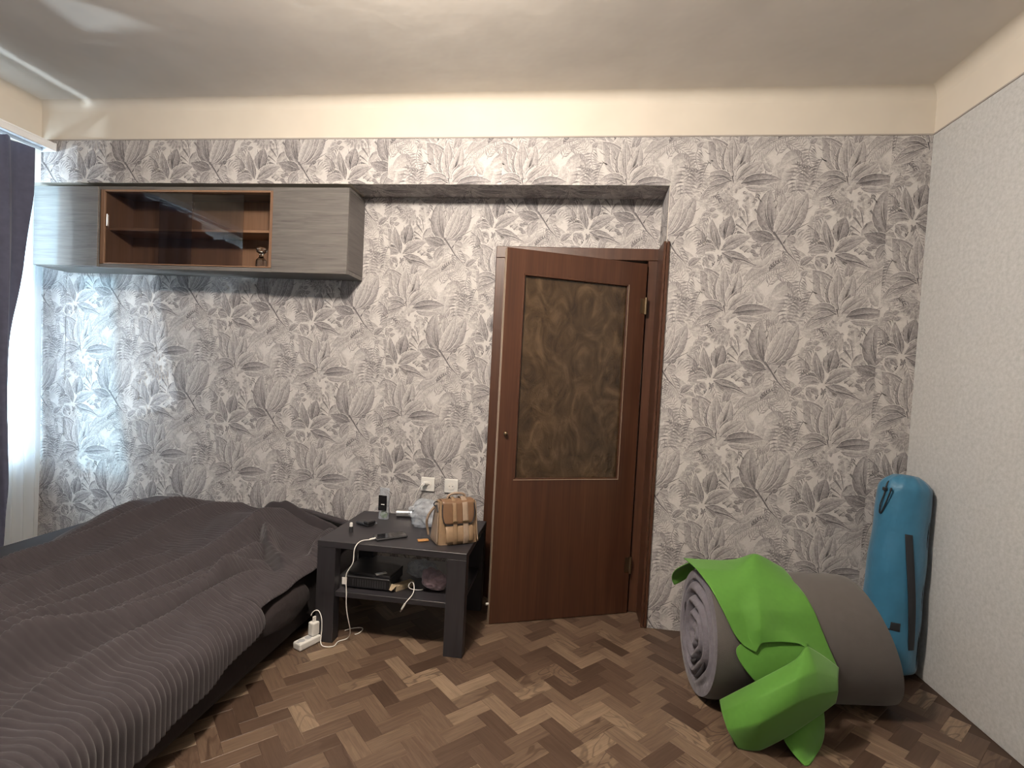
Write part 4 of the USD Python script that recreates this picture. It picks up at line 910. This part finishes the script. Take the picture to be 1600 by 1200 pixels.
for a0, a1, q0, w in ((3.6, 4.55, .60, .010), (2.3, 3.0, .45, .006), (3.3, 3.8, .30, .006), (.2, .6, .55, .005), (4.3, 4.9, .42, .009)):
    P_ = [roll_pt(-.010, a, q0 + .10 * t) for t, a in zip(np.linspace(0, 1, 14), np.linspace(a0, a1, 14))]
    obj('open_slit', tube(P_, np.sin(np.linspace(.15, PI - .15, 14)) * w, 8), 'foam_dark', ro, True)
tip = roll_pt(rL, -.62, .97)
obj('corner_tab', trimesh.convex.convex_hull(np.array([tip + d for d in ([0, 0, .01], [0, 0, -.012], [.016, .002, .002], [0, -.012, 0], [0, .01, 0])])), 'foam_side', ro, False)

P1 = [[(.530, -.40, .512), (.690, -.385, .512), (.790, -.36, .520), (.850, -.355, .520), (.915, -.38, .512)],
      [(0.547, -0.542, 0.522), (0.708, -0.520, 0.522), (0.795, -0.470, 0.578), (0.850, -0.455, 0.560), (0.923, -0.454, 0.522)],
      [(0.582, -0.637, 0.484), (0.682, -0.624, 0.484), (0.770, -0.572, 0.513), (0.841, -0.574, 0.503), (0.948, -0.597, 0.475)],
      [(0.619, -0.692, 0.419), (0.692, -0.68, 0.422), (0.753, -0.680, 0.441), (0.839, -0.660, 0.429), (0.97, -0.641, 0.422)],
      [(0.655, -0.718, 0.35), (0.705, -0.709, 0.354), (0.750, -0.718, 0.380), (0.843, -0.690, 0.369), (0.997, -0.672, 0.342)],
      [(0.686, -0.726, 0.315), (0.730, -0.735, 0.298), (0.757, -0.725, 0.330), (0.885, -0.715, 0.336), (1.036, -0.700, 0.247)]]
P2 = [[(0.677, -0.722, 0.312), (0.758, -0.712, 0.325), (0.92, -0.702, 0.34)], [(0.668, -0.745, 0.269), (0.787, -0.73, 0.275), (0.913, -0.73, 0.29)], [(0.751, -0.760, 0.177), (0.828, -0.752, 0.205), (0.926, -0.747, 0.245)]]
P3 = [[(0.62, -0.72, 0.092), (0.725, -0.79, 0.223), (0.845, -0.79, 0.313), (0.896, -0.76, 0.351), (1.025, -0.720, 0.266)],
      [(0.608, -0.79, 0.092), (0.701, -0.87, 0.207), (0.818, -0.87, 0.285), (0.896, -0.83, 0.298), (0.999, -0.77, 0.252)],
      [(0.615, -0.84, 0.061), (0.697, -0.9, 0.136), (0.811, -0.89, 0.212), (0.902, -0.85, 0.232), (0.992, -0.79, 0.217)],
      [(0.652, -0.845, 0.004), (0.723, -0.85, 0.009), (0.828, -0.83, 0.065), (0.927, -0.81, 0.136), (0.997, -0.77, 0.163)]]
P4 = [[(0.814, -0.795, 0.040), (0.878, -0.780, 0.086), (0.973, -0.745, 0.112)], [(0.818, -0.845, 0.029), (0.894, -0.81, 0.055), (0.988, -0.73, 0.030)], [(0.845, -0.875, 0.005), (0.882, -0.845, 0.014), (0.955, -0.78, 0.004)], [(0.854, -0.885, 0.003), (0.868, -0.885, 0.003), (0.886, -0.865, 0.003)]]
gc = thing('green_cloth', 'bright green cloth draped over the mattress roll and folded onto the floor', 'cloth')
obj('draped_panel', sheet(crisp(P1, 60, 50), .0018), 'green_felt', gc, True)
obj('inner_fold', sheet(upsample(P2, 30, 30), .0018), 'green_felt', gc, True)
obj('folded_band', sheet(crisp(P3, 40, 50), .0018), 'green_felt', gc, True)
obj('floor_tail', sheet(upsample(P4, 30, 24, 2, 2), .0018), 'green_felt', gc, True)
gb = [[(.510, -.36, .445), (.545, -.36, .47), (.60, -.36, .50)], [(.500, -.33, .40), (.540, -.325, .43), (.60, -.325, .46)], [(.515, -.32, .36), (.55, -.315, .38), (.60, -.315, .42)]]
obj('back_corner', sheet(upsample(gb, 20, 20), .0018), 'green_felt', gc, True)

bb = thing('blue_bag', 'blue drawstring mat bag leaning upright in the corner', 'bag')
n, m = 64, 60
base, topc = np.array([1.500, -.175, .012]), np.array([1.533, -.170, .905])
V = []
for i in range(m):
    s = i / (m - 1); c = base + (topc - base) * s
    r = .116 * (1 - .17 * s) * min(1, (1 - (1 - min(1, s / .05)) ** 2) ** .5 + .02) * (1 if s < .93 else math.cos((s - .93) / .07 * 1.25) ** .6)
    for j in range(n):
        a = 2 * PI * j / n
        w = 1 + .075 * meshkit.noise(np.array([[math.cos(a) * 1.5, math.sin(a) * 1.5, s * 7]]), 4)[0] + (.05 * math.sin(11 * a) * max(0, (s - .88) / .12) ** 1.5)
        V.append(c + np.array([math.cos(a) * r * w, math.sin(a) * r * w * .95, .012 * math.cos(a + 2.2) * s]))
F = []
for i in range(m - 1):
    for j in range(n):
        a, b, c, d = i * n + j, i * n + (j + 1) % n, (i + 1) * n + (j + 1) % n, (i + 1) * n + j; F += [(a, b, c), (a, c, d)]
V += [base + [0, 0, -.0], topc + [0, 0, -.012]]; q = len(V) - 2
for j in range(n): F += [(q, (j + 1) % n, j), (q + 1, (m - 1) * n + j, (m - 1) * n + (j + 1) % n)]
V = np.array(V); V[:, 0] = np.minimum(V[:, 0], XR - .006); V[:, 1] = np.minimum(V[:, 1], -.006)
me = trimesh.Trimesh(V, F, process=False); me.fix_normals()
obj('bag_body', me, 'blue_nylon', bb, True)
def bag_surf(s, a, o=.004):
    c = base + (topc - base) * s; r = .116 * (1 - .17 * s) + o; return c + np.array([math.cos(a) * r, math.sin(a) * r * .95, .012 * math.cos(a + 2.2) * s])
aa = -1.02
g_ = np.array([[bag_surf(s, -1.24 + da - .95 * (s - .16), .004 + .010 * math.sin(PI * np.clip((s - .16) / .56, 0, 1))) for da in np.linspace(-.13, .13, 5)] for s in np.linspace(.16, .72, 30)])
obj('carry_strap', sheet(g_, .0018), 'black_strap', bb, True)
g_ = np.array([[bag_surf(s, -1.95 + da, .004) for da in np.linspace(-.22, .22, 6)] for s in np.linspace(.245, .285, 5)])
obj('base_patch', sheet(g_, .0016), 'black_strap', bb, True)
g_ = np.array([[bag_surf(s, aa + .22 + .02 * math.sin(9 * s) + da, .003) for da in (-.02, .02)] for s in np.linspace(.05, .85, 24)])
obj('side_seam', sheet(g_, .0012), 'black_strap', bb, True)
cdp = [bag_surf(.965, 3.4, -.02), bag_surf(.95, 3.5, .004), bag_surf(.90, 3.5, .012), bag_surf(.84, 3.42, .016), bag_surf(.80, 3.40, .010), bag_surf(.83, 3.55, .012), bag_surf(.92, 3.7, .008)]
obj('drawstring', tube(smooth_path(cdp, 50), .003, 8), 'black_strap', bb, True)
obj('cord_lock', rbox(*np.ravel(np.c_[bag_surf(.925, 3.5, .012) - .008, bag_surf(.925, 3.5, .012) + .008]), .004), 'black_strap', bb, 40)
